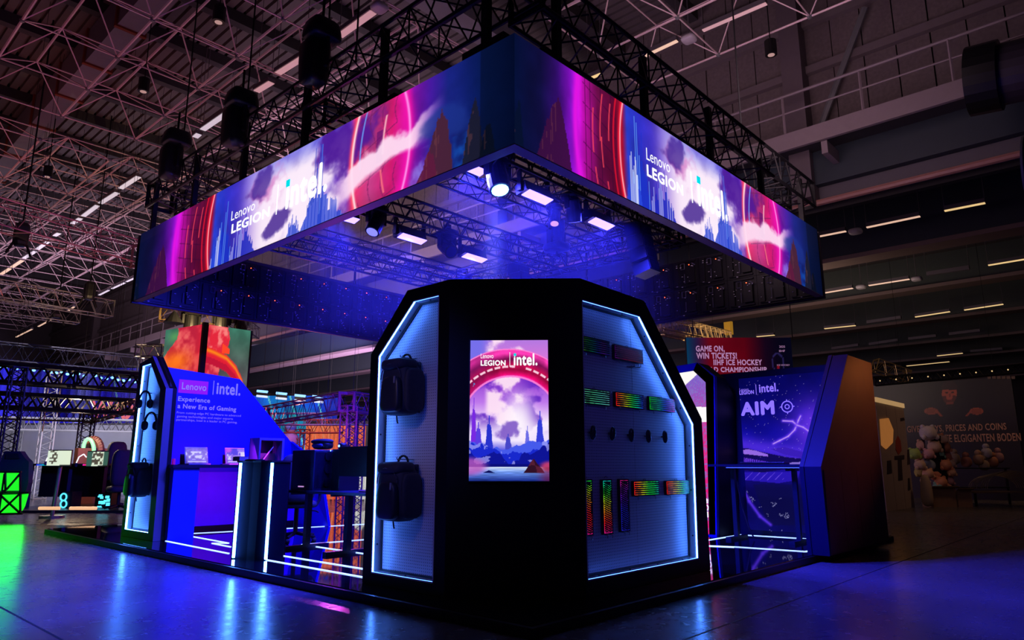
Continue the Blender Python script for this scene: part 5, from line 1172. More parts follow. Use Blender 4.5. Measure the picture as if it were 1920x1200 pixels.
# desks with monitors and pcs
dk = thing('gaming_desk', 'long dark desk with rainbow edge in the gaming area', 'desk', PZ(140, 950, .05), None)
a, b = PD(50, 873, 18.3), PD(205, 873, 18.3); b.z = a.z
MB().prism([a, b, b+FW*.8, a+FW*.8], (0, 0, .05)).build('desktop', plastic, dk)
for x_ in (60, 132, 198): p = PD(x_, 880, 18.6); MB().bb((p.x-.04, p.y-.04, .06), (p.x+.04, p.y+.04, a.z)).build('leg', plastic, dk)
MB().prism([a+FW*.6, b+FW*.6, b+FW*.6-Vector((0, 0, a.z-.3)), a+FW*.6-Vector((0, 0, a.z-.3))], FW*.03).build('modesty_panel', plastic, dk)
for (x0, x1, st) in ((68, 100, RB((40, 40, 255), (10, 200, 190), (255, 30, 30))), (155, 203, RB((255, 40, 200), (255, 30, 30), (220, 220, 20), (10, 200, 190), (40, 40, 255)))):
    p, q = PD(x0, 873, 18.27), PD(x1, 873, 18.27); q.z = p.z; picture('rainbow_strip', p, q-p, Vector((0, 0, .035)), 30, 2, lambda s, t, st=st: grad(s, st), screenm, dk)
def monitor_far(px0, px1, py0, py1, D, label, seed, stand):
    a, b = PD(px0, py1, D), PD(px1, py1, D); b.z = a.z; h = PD(px0, py0, D).z-a.z; t = thing('monitor', label, 'monitor', (a+b)/2, 'lit monitors in the gaming area')
    def f(s, tt):
        c = grad(s, [(0, (220, 235, 215)), (1, (225, 238, 210))]); n = _lat[(s*11+seed).astype(int) % 64, (tt*9+seed).astype(int) % 64]
        lo, hi = ((.1, .42) if seed < 5 else (.25, .75)); c = mixc(c, (60, 50, 40), (s > lo)*(s < hi)*(n > .45)*(tt > .1)*.85); c = mixc(c, (30, 70, 60), ((s < .25) | (s > .78))*(seed > 5)*.85); c = mixc(c, (40, 40, 40), (tt < .07)*(s > .55)*.8); return c
    picture('screen', a, b-a, Vector((0, 0, h)), 40, 24, f, screenm, t)
    MB().prism([a-Vector((0, 0, .02))+FW*.01, b-Vector((0, 0, .02))+FW*.01, b+Vector((0, 0, h+.02))+FW*.01, a+Vector((0, 0, h+.02))+FW*.01], FW*.04).build('shell', plastic, t)
    if stand: c = (a+b)/2+FW*.05; MB().tube(c, (c.x, c.y, PD(100, 872, 18.3).z+.05), .03, 6).build('stand', plastic, t)
monitor_far(161, 201, 847, 874, 18.2, 'lit monitor with dark picture on the gaming desk', 9, True)
# info stand with a screen
pF = PZ(97, 971, 0); ifs = thing('info_stand', 'steel floor stand carrying a lit screen before the gaming area', 'display stand', pF)
Ds = (pF-CAMP).dot(FW); top = PD(108, 872, Ds)
MB().tube(pF, pF+Vector((0, 0, .05)), .24, 20).build('base_disc', silver, ifs); MB().tube(pF+Vector((0, 0, .05)), Vector((pF.x+.03, pF.y-.03, top.z)), .04, 10).build('pole', silver, ifs)
monitor_far(87, 131, 845, 873, Ds-.1, 'lit screen on the steel floor stand', 2, False)
for (x0, y0_, x1, y1_, D, l_) in ((118, 922, 132, 957, 18, 'black computer with two cyan fan rings under the desk'), (182, 925, 206, 956, 18.1, 'computer full of cyan light under the desk end')):
    a, b = PD(x0-6, y1_, D), PD(x1, y1_, D); z1 = PD(x0, y0_, D).z; t = thing('desktop_computer', l_, 'computer', (a+b)/2)
    a.z = b.z = .09; MB().prism([a, b, b+Vector((0, 0, z1-.09)), a+Vector((0, 0, z1-.09))], FW*.4).build('case', plastic, t)
    cy = mat('cyan_fan', (.1, .3, .4), emit=(.08, .6, .8), es=1.6, noise=0)
    if D == 18:
        for py in (932, 945):
            c = PD(119, py, D-.02); m = MB(); n = 16; m.path([c+RT*.075*math.cos(2*math.pi*i/n)+Vector((0, 0, .085*math.sin(2*math.pi*i/n))) for i in range(n+1)], .02, 5); m.build('fan_ring', cy, t)
    else:
        for k in range(12): c = PD(184+random.random()*20, 928+random.random()*25, D-.02); MB().box(c, (.05+.06*random.random(), .02, .03+.05*random.random())).build('light_patch', cy, t)
# arch, chairs, green light box
c = PD(165, 840, 20); t = thing('round_arch', 'small round-topped arch glowing green inside, rose outside', 'arch', (c.x, c.y, PD(165, 865, 20).z)); n = 14
def archpts(cx, r, z, D): return [PD(cx+r*math.cos(math.pi*i/n), z-22*math.sin(math.pi*i/n), D) for i in range(n+1)]
MB().path(archpts(176, 13, 845, 20.3), .10, 6).build('outer_arch', mat('rose_arch', (.25, .08, .06), .5), t); MB().path(archpts(166, 10, 845, 20), .05, 6).build('green_tube', mat('green_tube', (.2, .5, .3), emit=(.35, 1, .5), es=.8, noise=0), t)
q = PD(176, 852, 20.3); MB().bb((q.x-.45, q.y-.15, 0), (q.x+.45, q.y+.15, q.z+.17)).build('plinth', mat('rose_arch', (0, 0, 0)), t)
for (px, py, s_, k) in ((143, 868, 'white bracket-shaped light beside the pole', 1), (86, 865, 'small white bracket light left of the lit screen', .6)):
    p = PD(px, py, 18.1); t = thing('neon_tube', s_, 'light', p, 'bent white neon tubes'); MB().path([p, p+RT*.05*k+Vector((0, 0, .15*k)), p+RT*.16*k+Vector((0, 0, .22*k)), p+RT*.24*k+Vector((0, 0, .14*k))], .015, 5).build('tube', litw, t); MB().box(p-Vector((0, 0, .05)), (.05, .05, .1)).build('holder', plastic, t)
green = mat('green_panel', (.02, .3, .02), noise=0, emit=(.015, .95, .02), es=1.0)
p = PD(22, 960, 14.5); gb = thing('green_light_box', 'bright green lit cube stools with dark cross braces at the left edge', 'light box', (p.x, p.y, 0))
def pan(pts, D, m, nm): MB().prism([PD(x, y, D) for x, y in pts], FW*.03).build(nm, m, gb)
Dg = 14.5
pan([(-8, 887), (8, 887), (8, 918), (-8, 922)], Dg, green, 'green_panel'); pan([(12, 887), (37, 887), (37, 920), (12, 920)], Dg, green, 'green_panel')
pan([(0, 928), (36, 927), (36, 961), (0, 962)], Dg, green, 'green_panel'); pan([(41, 927), (52, 926), (45, 950), (40, 958)], Dg, green, 'green_panel')
for a_, b_2 in (((0, 928), (36, 961)), ((36, 927), (0, 961)), ((10, 885), (10, 922)), ((-8, 924), (54, 924)), ((12, 918), (37, 889)), ((38, 885), (38, 962)), ((-8, 885), (40, 885)), ((-8, 964), (42, 963))):
    MB().tube(PD(*a_, Dg-.03), PD(*b_2, Dg-.03), .022, 5).build('cross_brace', plastic, gb)
MB().bb(PD(-6, 962, Dg+.04), PD(40, 888, Dg+.2)).build('core', plastic, gb)
lamp('green_glow', 'AREA', PD(0, 925, Dg-.5), 3, (.03, 1, .05), PD(-30, 1030, 10), size=.9, spread=R(75))
p = PD(24, 890, 14.9); t = thing('gaming_chair', 'black high-backed gaming chair above the green light box', 'chair', (p.x, p.y, 0.06))
MB().prism([PD(x, y, 14.9) for x, y in ((-6, 890), (2, 862), (8, 846), (38, 846), (46, 858), (54, 866), (53, 905), (48, 922), (-6, 922))], FW*.14).build('backrest', clothm, t)
MB().sell(PD(22, 925, 15.2), (.32, .3, .08), .5, 14, 8).build('seat', clothm, t); MB().tube(PD(22, 960, 15.2), PD(22, 928, 15.2), .05, 8).build('gas_lift', plastic, t)
MB().prism([PD(x, y, 14.87) for x, y in ((12, 850), (34, 850), (36, 860), (10, 860))], FW*.04).build('headrest', rubber, t)
for i, (px, py, D) in enumerate(((226, 905, 17.5), (215, 885, 19))):
    p = PD(px, py, D); t = thing('gaming_chair', ('dark chair with teal reflections left of the headphone tower', 'dark chair farther back by the desk end')[i], 'chair', (p.x, p.y, .06))
    MB().sell(p+Vector((0, 0, .35)), (.24, .12, .45), .5, 14, 10).build('backrest', clothm, t, True); MB().sell(p-Vector((0, 0, .15)), (.27, .27, .08), .5, 14, 8).build('seat', clothm, t, True)
    MB().tube((p.x, p.y, .1), (p.x, p.y, p.z-.15), .04, 8).build('gas_lift', plastic, t)
    for k in range(5): a = 2*math.pi*k/5; MB().tube((p.x, p.y, .16), (p.x+.3*math.cos(a), p.y+.3*math.sin(a), .1), .03, 5).build('leg', plastic, t)
# cube of LED screens with red creature shapes (plain stand-in)
Xc = PY(381, 640, 19); ctop = PY(381, 607, 19).z; rtop = PY(470, 624, 19); zc0 = 2.6
lcorner = PZ(311, 619, ctop); cs_ = thing('led_cube', 'hanging screens showing a big red-orange muscular shape', 'LED screen', (Xc.x, 19, zc0))
def creature(s, t, v0, v1):
    U_ = v0[0]+(v1[0]-v0[0])*s; V_ = 760-(760-v0[1])*t
    n = fbm(U_/30, V_/30, 4); c = grad(t, [(0, (120, 100, 110)), (.4, (90, 90, 90)), (.7, (70, 95, 85)), (1, (60, 120, 100))])*(.6+.7*n)[..., None]
    c = mixc(c, (90, 160, 90), np.exp(-(np.hypot((U_-327)/10, (V_-628)/10))**2)*.8)
    n3 = fbm(U_/12+7, V_/16, 5)
    edge_l = np.interp(V_, [604, 618, 634, 660, 672, 700], [330, 334, 332, 312, 305, 306])+4*(n3-.5)
    bdy = (U_ > edge_l) & (U_ < 425-.15*(V_-604)) & (V_ > 604+8*(U_ > 400)); c = mixc(c, (214, 52, 72), bdy*1.); c = mixc(c, (245, 120, 110), bdy*ss(.35, .7, n3)*.75); c = mixc(c, (170, 20, 52), bdy*ss(.5, .3, n3)*.6)
    c = mixc(c, (255, 120, 20), bdy*np.exp(-(np.hypot((U_-332)/28, (V_-676)/20))**2)*.95); c = mixc(c, (225, 30, 50), bdy*np.exp(-((U_-378)/9)**2)*.5)
    hd = np.hypot((U_-408)/(20+5*(n3-.5)), (V_-636)/30) < 1; c = mixc(c, (228, 40, 60), hd*1.); c = mixc(c, (255, 150, 140), hd*ss(.5, .7, n3)*.8); ear = (V_ > 645+abs(1)*(U_-418)*.55) & (V_ < 660) & (U_ > 414) & (U_ < 430); c = mixc(c, (255, 70, 40), ear*1.)
    yy = np.interp(U_, [378, 400, 425, 445, 460, 472], [655, 660, 668, 684, 706, 740]); d_ = V_-yy; arm = (d_ > -5) & (d_ < 24) & (U_ > 378); c = mixc(c, (226, 30, 48), arm*1.); c = mixc(c, (170, 14, 50), arm*(d_ > 12)*.6); c = mixc(c, (255, 140, 24), np.exp(-((d_-1)/3.5)**2)*(U_ > 384)*.95)
    return c
picture('screen', (lcorner.x, lcorner.y, zc0), Vector((Xc.x, 19, 0))-Vector((lcorner.x, lcorner.y, 0)), (0, 0, ctop-zc0), 60, 80, lambda s, t: creature(s, t, (309, 613), (380, 613)), screenm, cs_)
picture('screen', (Xc.x+.12, 19, zc0), (rtop.x-Xc.x-.12, 0, 0), (0, 0, ctop-zc0), 80, 80, lambda s, t: creature(s, t, (384, 613), (471, 613)), screenm, cs_)
MB().bb((Xc.x-.03, 18.98, zc0-.1), (Xc.x+.10, 19.1, ctop+.05)).build('corner_post', blackm, cs_); MB().bb((Xc.x, 19.02, zc0), (rtop.x, 19.3, ctop)).build('back_housing', blackm, cs_)
MB().bb((rtop.x, 18.98, zc0), (rtop.x+.05, 19.3, ctop)).build('side_housing', blackm, cs_)
for x_ in (Xc.x+.3, rtop.x-.3): MB().tube((x_, 19.15, ctop), (x_, 19.15, 12.7), .01, 4).build('cable', blackm, cs_)
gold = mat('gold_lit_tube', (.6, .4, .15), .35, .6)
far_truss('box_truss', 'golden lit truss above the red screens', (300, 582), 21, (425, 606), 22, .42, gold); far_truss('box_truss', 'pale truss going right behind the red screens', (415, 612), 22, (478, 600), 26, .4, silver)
lamp('hall_fill', 'SPOT', PD(380, 600, 19.5), 300, (1, .7, .3), PD(350, 590, 23), spot_size=R(120))
for px, s_ in ((357, 'left'), (415, 'middle'), (452, 'right')): moving_head(PD(px, 608, 20.5), 'black spotlight on the golden truss, '+s_, (0, 0, -1), None, 1.6, True, 'lamps over the red screens')
p = PD(325, 606, 20); t = thing('dome_lamp', 'black cone lamp hanging over the left red screen', 'lamp', p); MB().tube(p, p+Vector((0, 0, .35)), .28, 12, .04).build('shade', plastic, t); MB().tube(p+Vector((0, 0, .35)), p+Vector((0, 0, 1.2)), .012, 5).build('cable', rubber, t)
far_truss('box_truss', 'short pale truss left of the red screens', (258, 665), 20, (308, 652), 20, .34, silver)
# stage in the middle distance
def cyanst(s, t):
    n = fbm(s*6, t*4, 4); c = grad(s, [(0, (30, 60, 200)), (.3, (20, 130, 210)), (.6, (20, 90, 225)), (1, (20, 40, 190))])*(.6+.8*n)[..., None]
    for o_2 in (.2, .45, .75): c = mixc(c, (120, 240, 235), (np.abs(s-o_2-(1-t)*.25) < .008)*.9)
    return mixc(c, (20, 170, 180), ss(.3, .1, np.hypot(s-.55, (t-.6)))*.7)
a = PD(470, 850, 27); t = thing('stage_screen', 'cyan and blue stage backdrop with light rays, middle distance', 'LED screen', (a.x, a.y, 1.5))
_, a, b, h_ = quadpic('screen', (460, 868), (628, 868), 27, 27, 742, 110, 70, cyanst, screenm, t); MB().prism([Vector((a.x, a.y, .01)), Vector((b.x, b.y, .01)), b+Vector((0, 0, h_+.1)), a+Vector((0, 0, h_+.1))], FW*.3).build('back_structure', blackm, t)
for i, (x0, y_0) in enumerate(((482, 733), (518, 737), (553, 741), (586, 743))):
    p, q = PD(x0, y_0, 25.5), PD(x0+20, y_0+2, 25.5); t = thing('light_bar', 'ice-blue light bar over the cyan stage, %s from the left' % ORD[i], 'stage light', p, 'light bars over the stage')
    MB().tube(p, q, .05, 6).build('tube', mat('ice_blue', (.3, .5, .7), emit=(.2, .5, 1), es=1.6, noise=0), t); MB().tube(p-Vector((0, 0, .18)), q-Vector((0, 0, .18)), .045, 6).build('lower_tube', mat('ice_white', (.5, .5, .7), emit=(.6, .75, 1), es=1.0, noise=0), t); MB().prism([p-Vector((0, 0, .15)), q-Vector((0, 0, .15)), q+Vector((0, 0, .03)), p+Vector((0, 0, .03))], FW*.1).build('housing', plastic, t); MB().tube((p+q)/2, ((p.x+q.x)/2, (p.y+q.y)/2, 8.4 if p.x > 15.3 else 12.7), .008, 4).build('cable', blackm, t)
def orangest(s, t):
    n = fbm(s*4, t*4, 4); c = grad(t, [(0, (250, 84, 50)), (1, (255, 120, 75))])*(.97+.08*n)[..., None]
    for o_2 in (.1, .22, .3): c = mixc(c, (255, 165, 120), (np.abs(s-o_2-(1-t)*.25) < .012)*.6)
    c = mixc(c, (255, 250, 240), (np.abs(t-.12) < .03)*(s > .22)*(s < .42)*1.); c = mixc(c, (70, 60, 70), ((s > .84) & (t > .55)) | ((s > .9) & (t < .3)))
    return mixc(c, (240, 240, 235), (np.hypot((s-.80)*2.4, t-.3) < .30)*(n > .42)*1.)
a = PD(563, 850, 24); t = thing('orange_screen', 'orange glowing screen behind the truss gate', 'LED screen', (a.x, a.y, 1.2))
_, a, b, h_ = quadpic('screen', (563, 985), (700, 985), 24, 24, 795, 100, 90, orangest, screenm, t); MB().prism([a, b, b+Vector((0, 0, h_+.1)), a+Vector((0, 0, h_+.1))], FW*.3).build('back_structure', blackm, t)
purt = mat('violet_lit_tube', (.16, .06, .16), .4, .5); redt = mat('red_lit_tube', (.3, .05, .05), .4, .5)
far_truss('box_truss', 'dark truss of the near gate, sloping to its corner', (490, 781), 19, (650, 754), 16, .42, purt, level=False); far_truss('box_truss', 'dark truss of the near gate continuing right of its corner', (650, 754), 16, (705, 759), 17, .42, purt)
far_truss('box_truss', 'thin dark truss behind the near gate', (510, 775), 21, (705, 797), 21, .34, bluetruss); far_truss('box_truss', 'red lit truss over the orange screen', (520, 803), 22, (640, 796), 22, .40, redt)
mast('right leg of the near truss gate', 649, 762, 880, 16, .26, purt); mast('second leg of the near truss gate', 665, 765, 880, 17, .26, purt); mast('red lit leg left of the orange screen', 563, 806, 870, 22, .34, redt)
lamp('hall_fill', 'POINT', PD(640, 800, 15), 60, (.8, .1, 1)); lamp('hall_fill', 'POINT', PD(560, 790, 20), 120, (1, .15, .1)); lamp('hall_fill', 'POINT', PD(150, 770, 19), 160, (1, .75, .5))
p = PD(543, 830, 22); t = thing('white_statue', 'pale rounded figure-like shape beside the blue wall end', 'statue', p); 
for dz, r_2 in ((0, .3), (.4, .26), (.75, .18)): MB().sell(p+Vector((0, 0, dz-.3)), (r_2, r_2, r_2*.9), .9, 12, 8).build('lobe', mat('pale_blue_plastic', (.4, .45, .6), .5), t, True)

# ================================================================== BACKGROUND, RIGHT
def gameon(s, t):
    n = fbm(s*2, t*2, 3); c = grad(s, [(0, (10, 70, 110)), (.10, (50, 30, 80)), (.22, (130, 8, 30)), (.55, (120, 4, 26)), (.75, (30, 6, 34)), (.9, (8, 6, 30)), (1, (6, 8, 34))])*(.85+.3*n)[..., None]
    c = mixc(c, (60, 50, 120), ((np.abs(np.hypot((s-.86)*2.6, (t-.62))-.14) < .012))*.8); return mixc(c, (150, 20, 40), (np.hypot((s-.86)*2.6, (t-.56)) < .03)*1.)
D = 17.; a, b = PD(1293, 760, D), PD(1493, 760, D); h_ = PD(1293, 633, D).z-a.z
t = thing('ticket_board', 'dark red and navy hanging board about winning tickets', 'sign', a)
picture('print', a, b-a, (0, 0, h_), 90, 60, gameon, attr_mat('board_glow', True, .55), t); MB().prism([a+FW*.01, b+FW*.01, b+FW*.01+Vector((0, 0, h_)), a+FW*.01+Vector((0, 0, h_))], FW*.15).build('panel', blackm, t)
for x_ in (1300, 1486): q = PD(x_, 634, D+.05); MB().tube(q, q+Vector((0, 0, 4)), .012, 5).build('cable', blackm, t)
gtx = mat('ticket_lettering', (.4, .3, .4), noise=0, emit=lin((176, 130, 175)), es=.85)
def tG(s, x0, y0, x1, y1, bold=.03, m=gtx): p, q = PD(x0, y0, D-.01), PD(x1, y0, D-.01); text('lettering', s, p, RT, UZ, (q-p).length, PD(x0, y1, D-.01).z-p.z, m, t, bold)
tG('GAME ON,', 1305, 661, 1359, 648, .04); tG('WIN TICKETS!', 1306, 673, 1382, 661, .04); tG('IIHF ICE HOCKEY', 1338, 685, 1429, 674, .04); tG('WORLD CHAMPIONSHIP', 1303, 698, 1438, 688, .04)
tG('2025', 1461, 652, 1472, 648, .0); tG('IIHF', 1461, 660, 1472, 656, .0); tG('ICE HOCKEY', 1457, 686, 1481, 683, .0)
far_truss('box_truss', 'tan lit truss going down to the right behind the tower', (1225, 603), 19, (1360, 634), 24, .42, gold, level=False)
far_truss('box_truss', 'second tan truss above the ticket board', (1240, 622), 21, (1330, 640), 23, .2, gold, level=False)
far_truss('box_truss', 'distant lit truss right of the poster booth', (1640, 684), 30, (1700, 706), 30, .5, gold, level=False)
# white stall wall
YW = 5.2; ws = thing('white_stall_wall', 'pale stall partition with an orange hexagon and stickers', 'partition', (19, YW, 0))
stall_w = mat('stall_white', (.42, .36, .34), .6, noise=.08)
def S2(px, py): q = PY(px, py, YW); return (q.x, YW, q.z)
xa, xb = S2(1663, 960)[0], S2(1715, 948)[0]
for i in range(3):
    x0 = xa+(xb-xa)*i/3+.01; x1 = xa+(xb-xa)*(i+1)/3-.01; MB().bb((x0, YW, 0), (x1, YW+.1, S2(1680, 762)[2])).build('wall_panel', stall_w, ws)
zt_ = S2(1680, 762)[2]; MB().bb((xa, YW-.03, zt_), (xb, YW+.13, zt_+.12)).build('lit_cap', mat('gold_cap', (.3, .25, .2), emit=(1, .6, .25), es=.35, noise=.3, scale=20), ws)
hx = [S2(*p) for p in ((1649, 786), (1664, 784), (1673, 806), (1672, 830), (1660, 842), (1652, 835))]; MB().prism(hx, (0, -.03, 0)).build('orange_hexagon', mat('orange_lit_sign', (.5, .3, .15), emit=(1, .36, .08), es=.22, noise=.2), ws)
stk = mat('sticker_dark', (.03, .02, .03), .6)
for (x0, y0_, x1, y1_) in ((1663, 863, 1672, 889), (1701, 842, 1706, 872), (1702, 896, 1707, 920), (1688, 783, 1696, 790)):
    MB().prism([S2(x0, y1_), S2(x1, y1_-2), S2(x1-2, y0_), S2(x0, y0_+1)], (0, -.01, 0)).build('sticker', stk, ws)
fig = MB(); fig.prism([S2(*p) for p in ((1677, 855), (1695, 853), (1695, 861), (1690, 862), (1692, 900), (1684, 901), (1683, 862), (1677, 862))], (0, -.01, 0)); fig.build('dark_emblem', stk, ws)
em2 = MB(); em2.prism([S2(*p) for p in ((1679, 826), (1683, 817), (1688, 826), (1690, 845), (1684, 853), (1679, 843))], (0, -.01, 0)); em2.build('red_emblem', mat('sticker_red', (.4, .06, .02), .6), ws)
# dark printed wall with a man pointing down
XW = 28.
def C2(px, py): q = PX(px, py, XW); return q
a, b = C2(1640, 945), C2(1930, 945); ztop = C2(1800, 712).z; a.z = b.z = 0
pwl = thing('printed_wall', 'dark stall wall printed with a man pointing down with both hands', 'wall graphic', (XW, b.y, 0))
def manp(s, t):
    Y = a.y+(b.y-a.y)*s; Z = ztop*t; u, v = project(np.stack([np.full_like(Y, XW), Y, Z], -1)); n = fbm(u/14, v/14, 4)
    c = np.ones(s.shape+(3,))*np.array((15, 7, 8))*(.7+.6*n)[..., None]
    face = np.hypot((u-1780)/14, (v-738)/20) < 1; c = mixc(c, (176, 84, 62), face*.95); c = mixc(c, (60, 26, 22), (face & (v > 742) & (np.hypot((u-1780)/12, (v-742)/17) > .55))*.8); c = mixc(c, (40, 18, 16), ((np.hypot((u-1780)/15, (v-727)/13) < 1) & (v < 731))*1.)
    for ex in (1775, 1786): c = mixc(c, (30, 12, 12), (np.hypot((u-ex)/3, (v-736)/1.5) < 1)*1.)
    c = mixc(c, (90, 40, 34), (np.hypot((u-1781)/2, (v-741)/4) < 1)*.6); c = mixc(c, (110, 40, 40), (np.hypot((u-1781)/5, (v-750)/1.5) < 1)*1.)
    c = mixc(c, (130, 60, 45), (np.abs(u-1781) < 7)*(v > 754)*(v < 764)*.9)
    tor = ((v > 757) & (np.hypot((u-1783)/52, (v-800)/42) < 1) & (v < 795)); c = mixc(c, (16, 10, 14), tor*.9)
    for hx_, sg in ((1746, 1), (1831, -1)):
        c = mixc(c, (160, 78, 50), (np.hypot((u-hx_)/13, (v-771)/6.5) < 1)*.95); c = mixc(c, (150, 70, 46), (np.abs((u-hx_-sg*8)-sg*(v-768)*.9) < 2.4)*(v > 768)*(v < 781)*.95)
        for k in range(3): c = mixc(c, (80, 34, 26), (np.abs(v-768-k*3) < .7)*(np.abs(u-hx_) < 9)*.6)
    return c
picture('print', a, b-a, (0, 0, ztop), 260, 150, manp, attr_mat('wall_print', False), pwl)
MB().bb((XW+.02, b.y, 0), (XW+.2, a.y, ztop)).build('wall_panel', blackm, pwl)
brn = mat('print_brown', (.42, .24, .17), .6, noise=0)
def tW(s, x0, y0, x1, h): p, q = C2(x0, y0), C2(x1, y0-(x1-x0)*.04); text('lettering', s, (XW-.02, p.y, (p.z+q.z)/2), (0, -1, 0), UZ, p.y-q.y, h, brn, pwl, .02)
tW('GIVEAWAYS, PRICES AND COINS', 1702, 814, 1888, .26); tW('TE ELGIGANTEN BODEN', 1773, 831, 1915, .26)
for i in range(6):
    q = C2(1855+i*9, 708+0*i); MB().box((XW-.02, q.y, q.z), (.01, .1, .09)).build('small_icon', mat('dim_icon', (.12, .08, .07), .6), pwl)
tt_ = far_truss('box_truss', 'dark truss with small warm glints along the top of the printed wall', (1640, 716), 20.5, (1925, 690), 18.4, .22, trussm, level=False)
for i in range(9): q = PD(1650+i*30, 714-i*2.6, 19.9-.2*i); MB().sell(q, (.02, .02, .02), 1, 6, 4).build('glint_lamp', yelt, tt_)
# pile of plush toys
pcols = [(.8, .75, .78), (.85, .38, .22), (.9, .55, .35), (.25, .55, .5), (.8, .45, .5), (.35, .45, .6), (.8, .7, .2), (.5, .75, .2), (.75, .3, .22), (.8, .6, .45)]
names = ['white', 'orange', 'tan', 'teal', 'pink', 'blue-grey', 'yellow', 'lime green', 'rust red', 'cream']
spots = [(1740, 812, 15, 0), (1761, 822, 10, 1), (1730, 835, 11, 2), (1752, 838, 12, 9), (1770, 838, 11, 1), (1741, 851, 10, 4), (1758, 851, 11, 3), (1773, 856, 10, 8), (1714, 851, 11, 7), (1727, 858, 8, 8), (1725, 872, 10, 9), (1741, 872, 12, 5), (1757, 871, 10, 4), (1772, 872, 11, 1), (1724, 886, 9, 6), (1740, 888, 10, 2), (1755, 890, 11, 1), (1771, 889, 11, 8), (1784, 886, 8, 2), (1748, 903, 11, 9), (1764, 904, 11, 1), (1779, 902, 9, 4), (1735, 902, 9, 2), (1770, 824, 8, 9), (1783, 870, 8, 9), (1759, 913, 9, 3), (1775, 914, 9, 2)]
for i, (px, py, r, ci) in enumerate(spots):
    D = 20.0+.12*((i*7) % 5); p = PD(px, py, D); rr = r*D/FPX; m_ = mat('plush_'+names[ci].replace(' ', '_'), pcols[ci], .9, noise=.2, scale=30, bump=.2)
    row = 'top' if py < 830 else 'upper' if py < 860 else 'middle' if py < 880 else 'lower' if py < 897 else 'bottom'
    side = 'left' if px < 1735 else 'centre' if px < 1762 else 'right'
    t = thing('plush_toy', '%s plush toy in the %s %s of the toy column, size %d' % (names[ci], row, side, r), 'plush toy', p, 'plush toys heaped by the printed wall')
    MB().sell(p, (rr, rr, rr*.9), .9, 12, 8).build('body', m_, t, True)
    for s in (-1, 1): MB().sell(p+RT*rr*.6*s+Vector((0, 0, rr*.75)), (rr*.3, rr*.3, rr*.3), 1, 8, 6).build('ear', m_, t, True); MB().sell(p+RT*rr*.8*s-Vector((0, 0, rr*.5))-FW*rr*.4, (rr*.3, rr*.3, rr*.35), 1, 8, 6).build('paw', m_, t, True)
pc = PD(1757, 900, 20.35); t = thing('toy_column', 'dark round pillar the plush toys are heaped around', 'pillar', (pc.x, pc.y, 0)); MB().tube((pc.x, pc.y, .5), (pc.x, pc.y, PD(1757, 818, 20.35).z), .28, 12).build('pillar', blackm, t); MB().tube((pc.x, pc.y, 0), (pc.x, pc.y, .5), .42, 12).build('plinth', blackm, t)
card = mat('cardboard', (.32, .2, .13), .8)
for (px0, py0, px1, py1, s_) in ((1750, 946, 1790, 916, 'open cardboard box under the plush toys'), (1797, 944, 1820, 920, 'smaller brown box right of the toy box')):
    p, q = PD(px0, py0, 19.6), PD(px1, py1, 19.6); w = (q-p).dot(RT); z = q.z; o = Vector((p.x, p.y, 0)); t = thing('cardboard_box', s_, 'box', o, 'cardboard boxes')
    m = MB(); 
    for s0, s1 in ((o, o+RT*w), (o+RT*w, o+RT*w+FW*.5), (o+RT*w+FW*.5, o+FW*.5), (o+FW*.5, o)):
        e = (s1-s0).normalized(); nn = Vector((e.y, -e.x, 0))*.01; m.prism([s0, s1, s1+Vector((0, 0, z)), s0+Vector((0, 0, z))], nn)
    m.build('walls', card, t); MB().prism([o+Vector((0, 0, z)), o+RT*w+Vector((0, 0, z)), o+RT*(w+.05)-FW*.15+Vector((0, 0, z+.06)), o-RT*.05-FW*.15+Vector((0, 0, z+.06))], (0, 0, .01)).build('flap', card, t)
p = PD(1737, 920, 19.3); t = thing('shopping_bag', 'pale crumpled bag left of the toy box', 'bag', (p.x, p.y, 0)); MB().sell((p.x, p.y, .45), (.2, .16, .42), .7, 12, 8, taper=.3).build('bag', mat('pale_bag', (.5, .4, .3), .8), t, True); MB().path([p+Vector((0, 0, .1)), p+Vector((.05, 0, .3)), p+Vector((.1, 0, .1))], .012, 5).build('handle', rubber, t)
tb = thing('goods_table', 'dim table with netted goods at the right edge', 'table', PZ(1880, 945, 0)); p, q = PD(1828, 925, 20), PD(1925, 925, 20)
q.z = p.z; MB().prism([p, q, q+FW*1.2, p+FW*1.2], (0, 0, .04)).build('tabletop', mat('dim_wood', (.25, .17, .12), .7), tb)
for e in (p, q, p+FW*1.2): MB().bb((e.x-.03, e.y-.03, 0), (e.x+.03, e.y+.03, p.z)).build('leg', blackm, tb)
bk_ = thing('wire_basket', 'dim wire basket with packages on the goods table', 'basket', PD(1878, 920, 20.3)); c = PD(1880, 916, 20.4); n = 12
for k in range(10): MB().path([c+RT*(.7*math.cos(math.pi*i/n))+FW*(.09*k-.4)+Vector((0, 0, .5*math.sin(math.pi*i/n)*(1-.03*k))) for i in range(n+1)], .010, 4).build('wire', mat('dim_wire', (.3, .24, .18), .5), bk_)
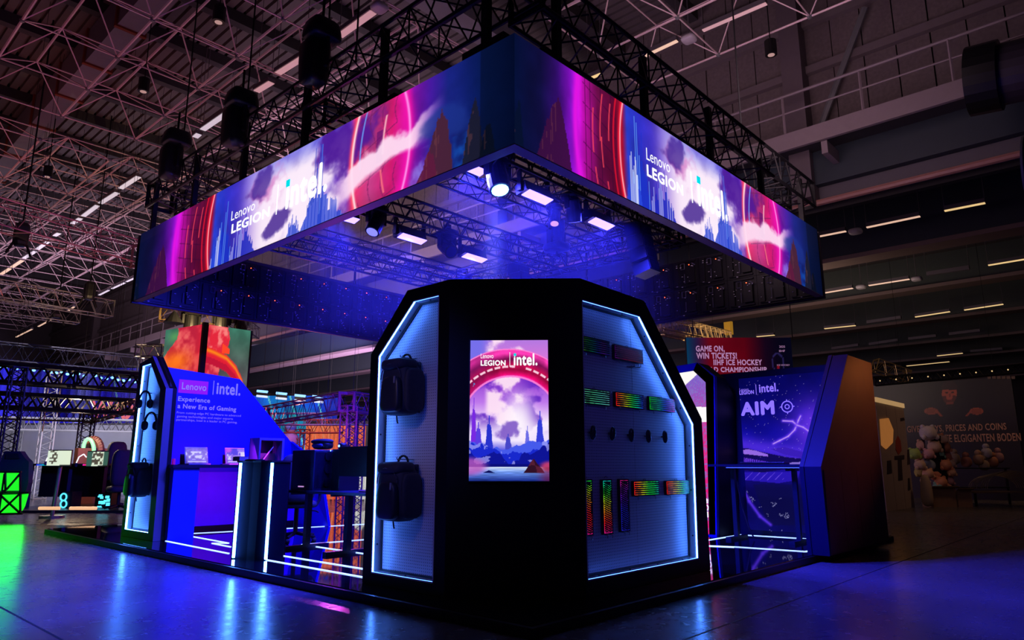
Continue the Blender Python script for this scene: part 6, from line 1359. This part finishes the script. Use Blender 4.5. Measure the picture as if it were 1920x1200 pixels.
for i, (px, py, ci) in enumerate(((1790, 860, 9), (1812, 866, 8), (1835, 862, 2), (1850, 850, 0), (1862, 866, 1), (1845, 872, 9), (1872, 858, 4))):
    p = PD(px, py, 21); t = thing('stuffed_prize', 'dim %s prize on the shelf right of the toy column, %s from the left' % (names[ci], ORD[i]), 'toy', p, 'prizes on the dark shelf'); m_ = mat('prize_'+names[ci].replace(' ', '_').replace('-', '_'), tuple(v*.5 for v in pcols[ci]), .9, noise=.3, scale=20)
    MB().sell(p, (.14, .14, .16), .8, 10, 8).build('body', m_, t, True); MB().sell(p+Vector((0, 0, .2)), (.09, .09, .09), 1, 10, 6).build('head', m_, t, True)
t = thing('prize_shelf', 'black shelf unit with two boards before the printed wall', 'shelf', PD(1830, 900, 21)); 
for py in (879, 915): p, q = PD(1783, py, 21), PD(1885, py, 21); q.z = p.z; MB().prism([p-FW*.2, q-FW*.2, q+FW*.3, p+FW*.3], (0, 0, .03)).build('shelf_board', blackm, t)
for px in (1783, 1885): p = PD(px, 879, 21); MB().bb((p.x-.03, p.y-.03, 0), (p.x+.03, p.y+.03, p.z)).build('upright', blackm, t)
# things under the ceiling of the lower hall
p = PX(1366, 615, 30); t = thing('yellow_hoist', 'small yellow-orange hoist hanging by the tan truss', 'hoist', p); MB().box(p, (.3, .3, .6)).build('motor', mat('hoist_yellow', lin((240, 150, 20)), .5, emit=(1, .5, .05), es=.25), t); MB().tube(p, (p.x, p.y, 8.3), .02, 5).build('chain', blackm, t)
# big ventilation duct at the right edge
t = thing('air_duct', 'dark cylindrical ventilation duct at the right edge of the roof', 'duct', PX(1880, 130, 13.4)); ductm = mat('duct_metal', (.05, .04, .06), .5, .3)
a, b = PX(1940, -60, 13.3), PX(1930, 90, 13.3)
dm = MB(); a, b = PX(1836, 150, 13.2), PX(2100, 90, 13.2); dm.tube(a, b, .50, 24); dm.build('duct_body', ductm, t); dd = (b-a).normalized(); MB().tube(a-dd*.15, a+dd*.3, .58, 24).build('fan_housing', blackm, t); MB().tube(a-dd*.16, a-dd*.14, .3, 12).build('fan_hub', purl, t)
a, b = PX(1925, 310, 12.5), PX(1990, 300, 12.5); t = thing('air_duct', 'end of a second duct low at the right edge', 'duct', a); MB().tube(a, b, .42, 20).build('duct_body', ductm, t); MB().tube(a-(b-a).normalized()*.03, a, .44, 20).build('flange', greym, t)
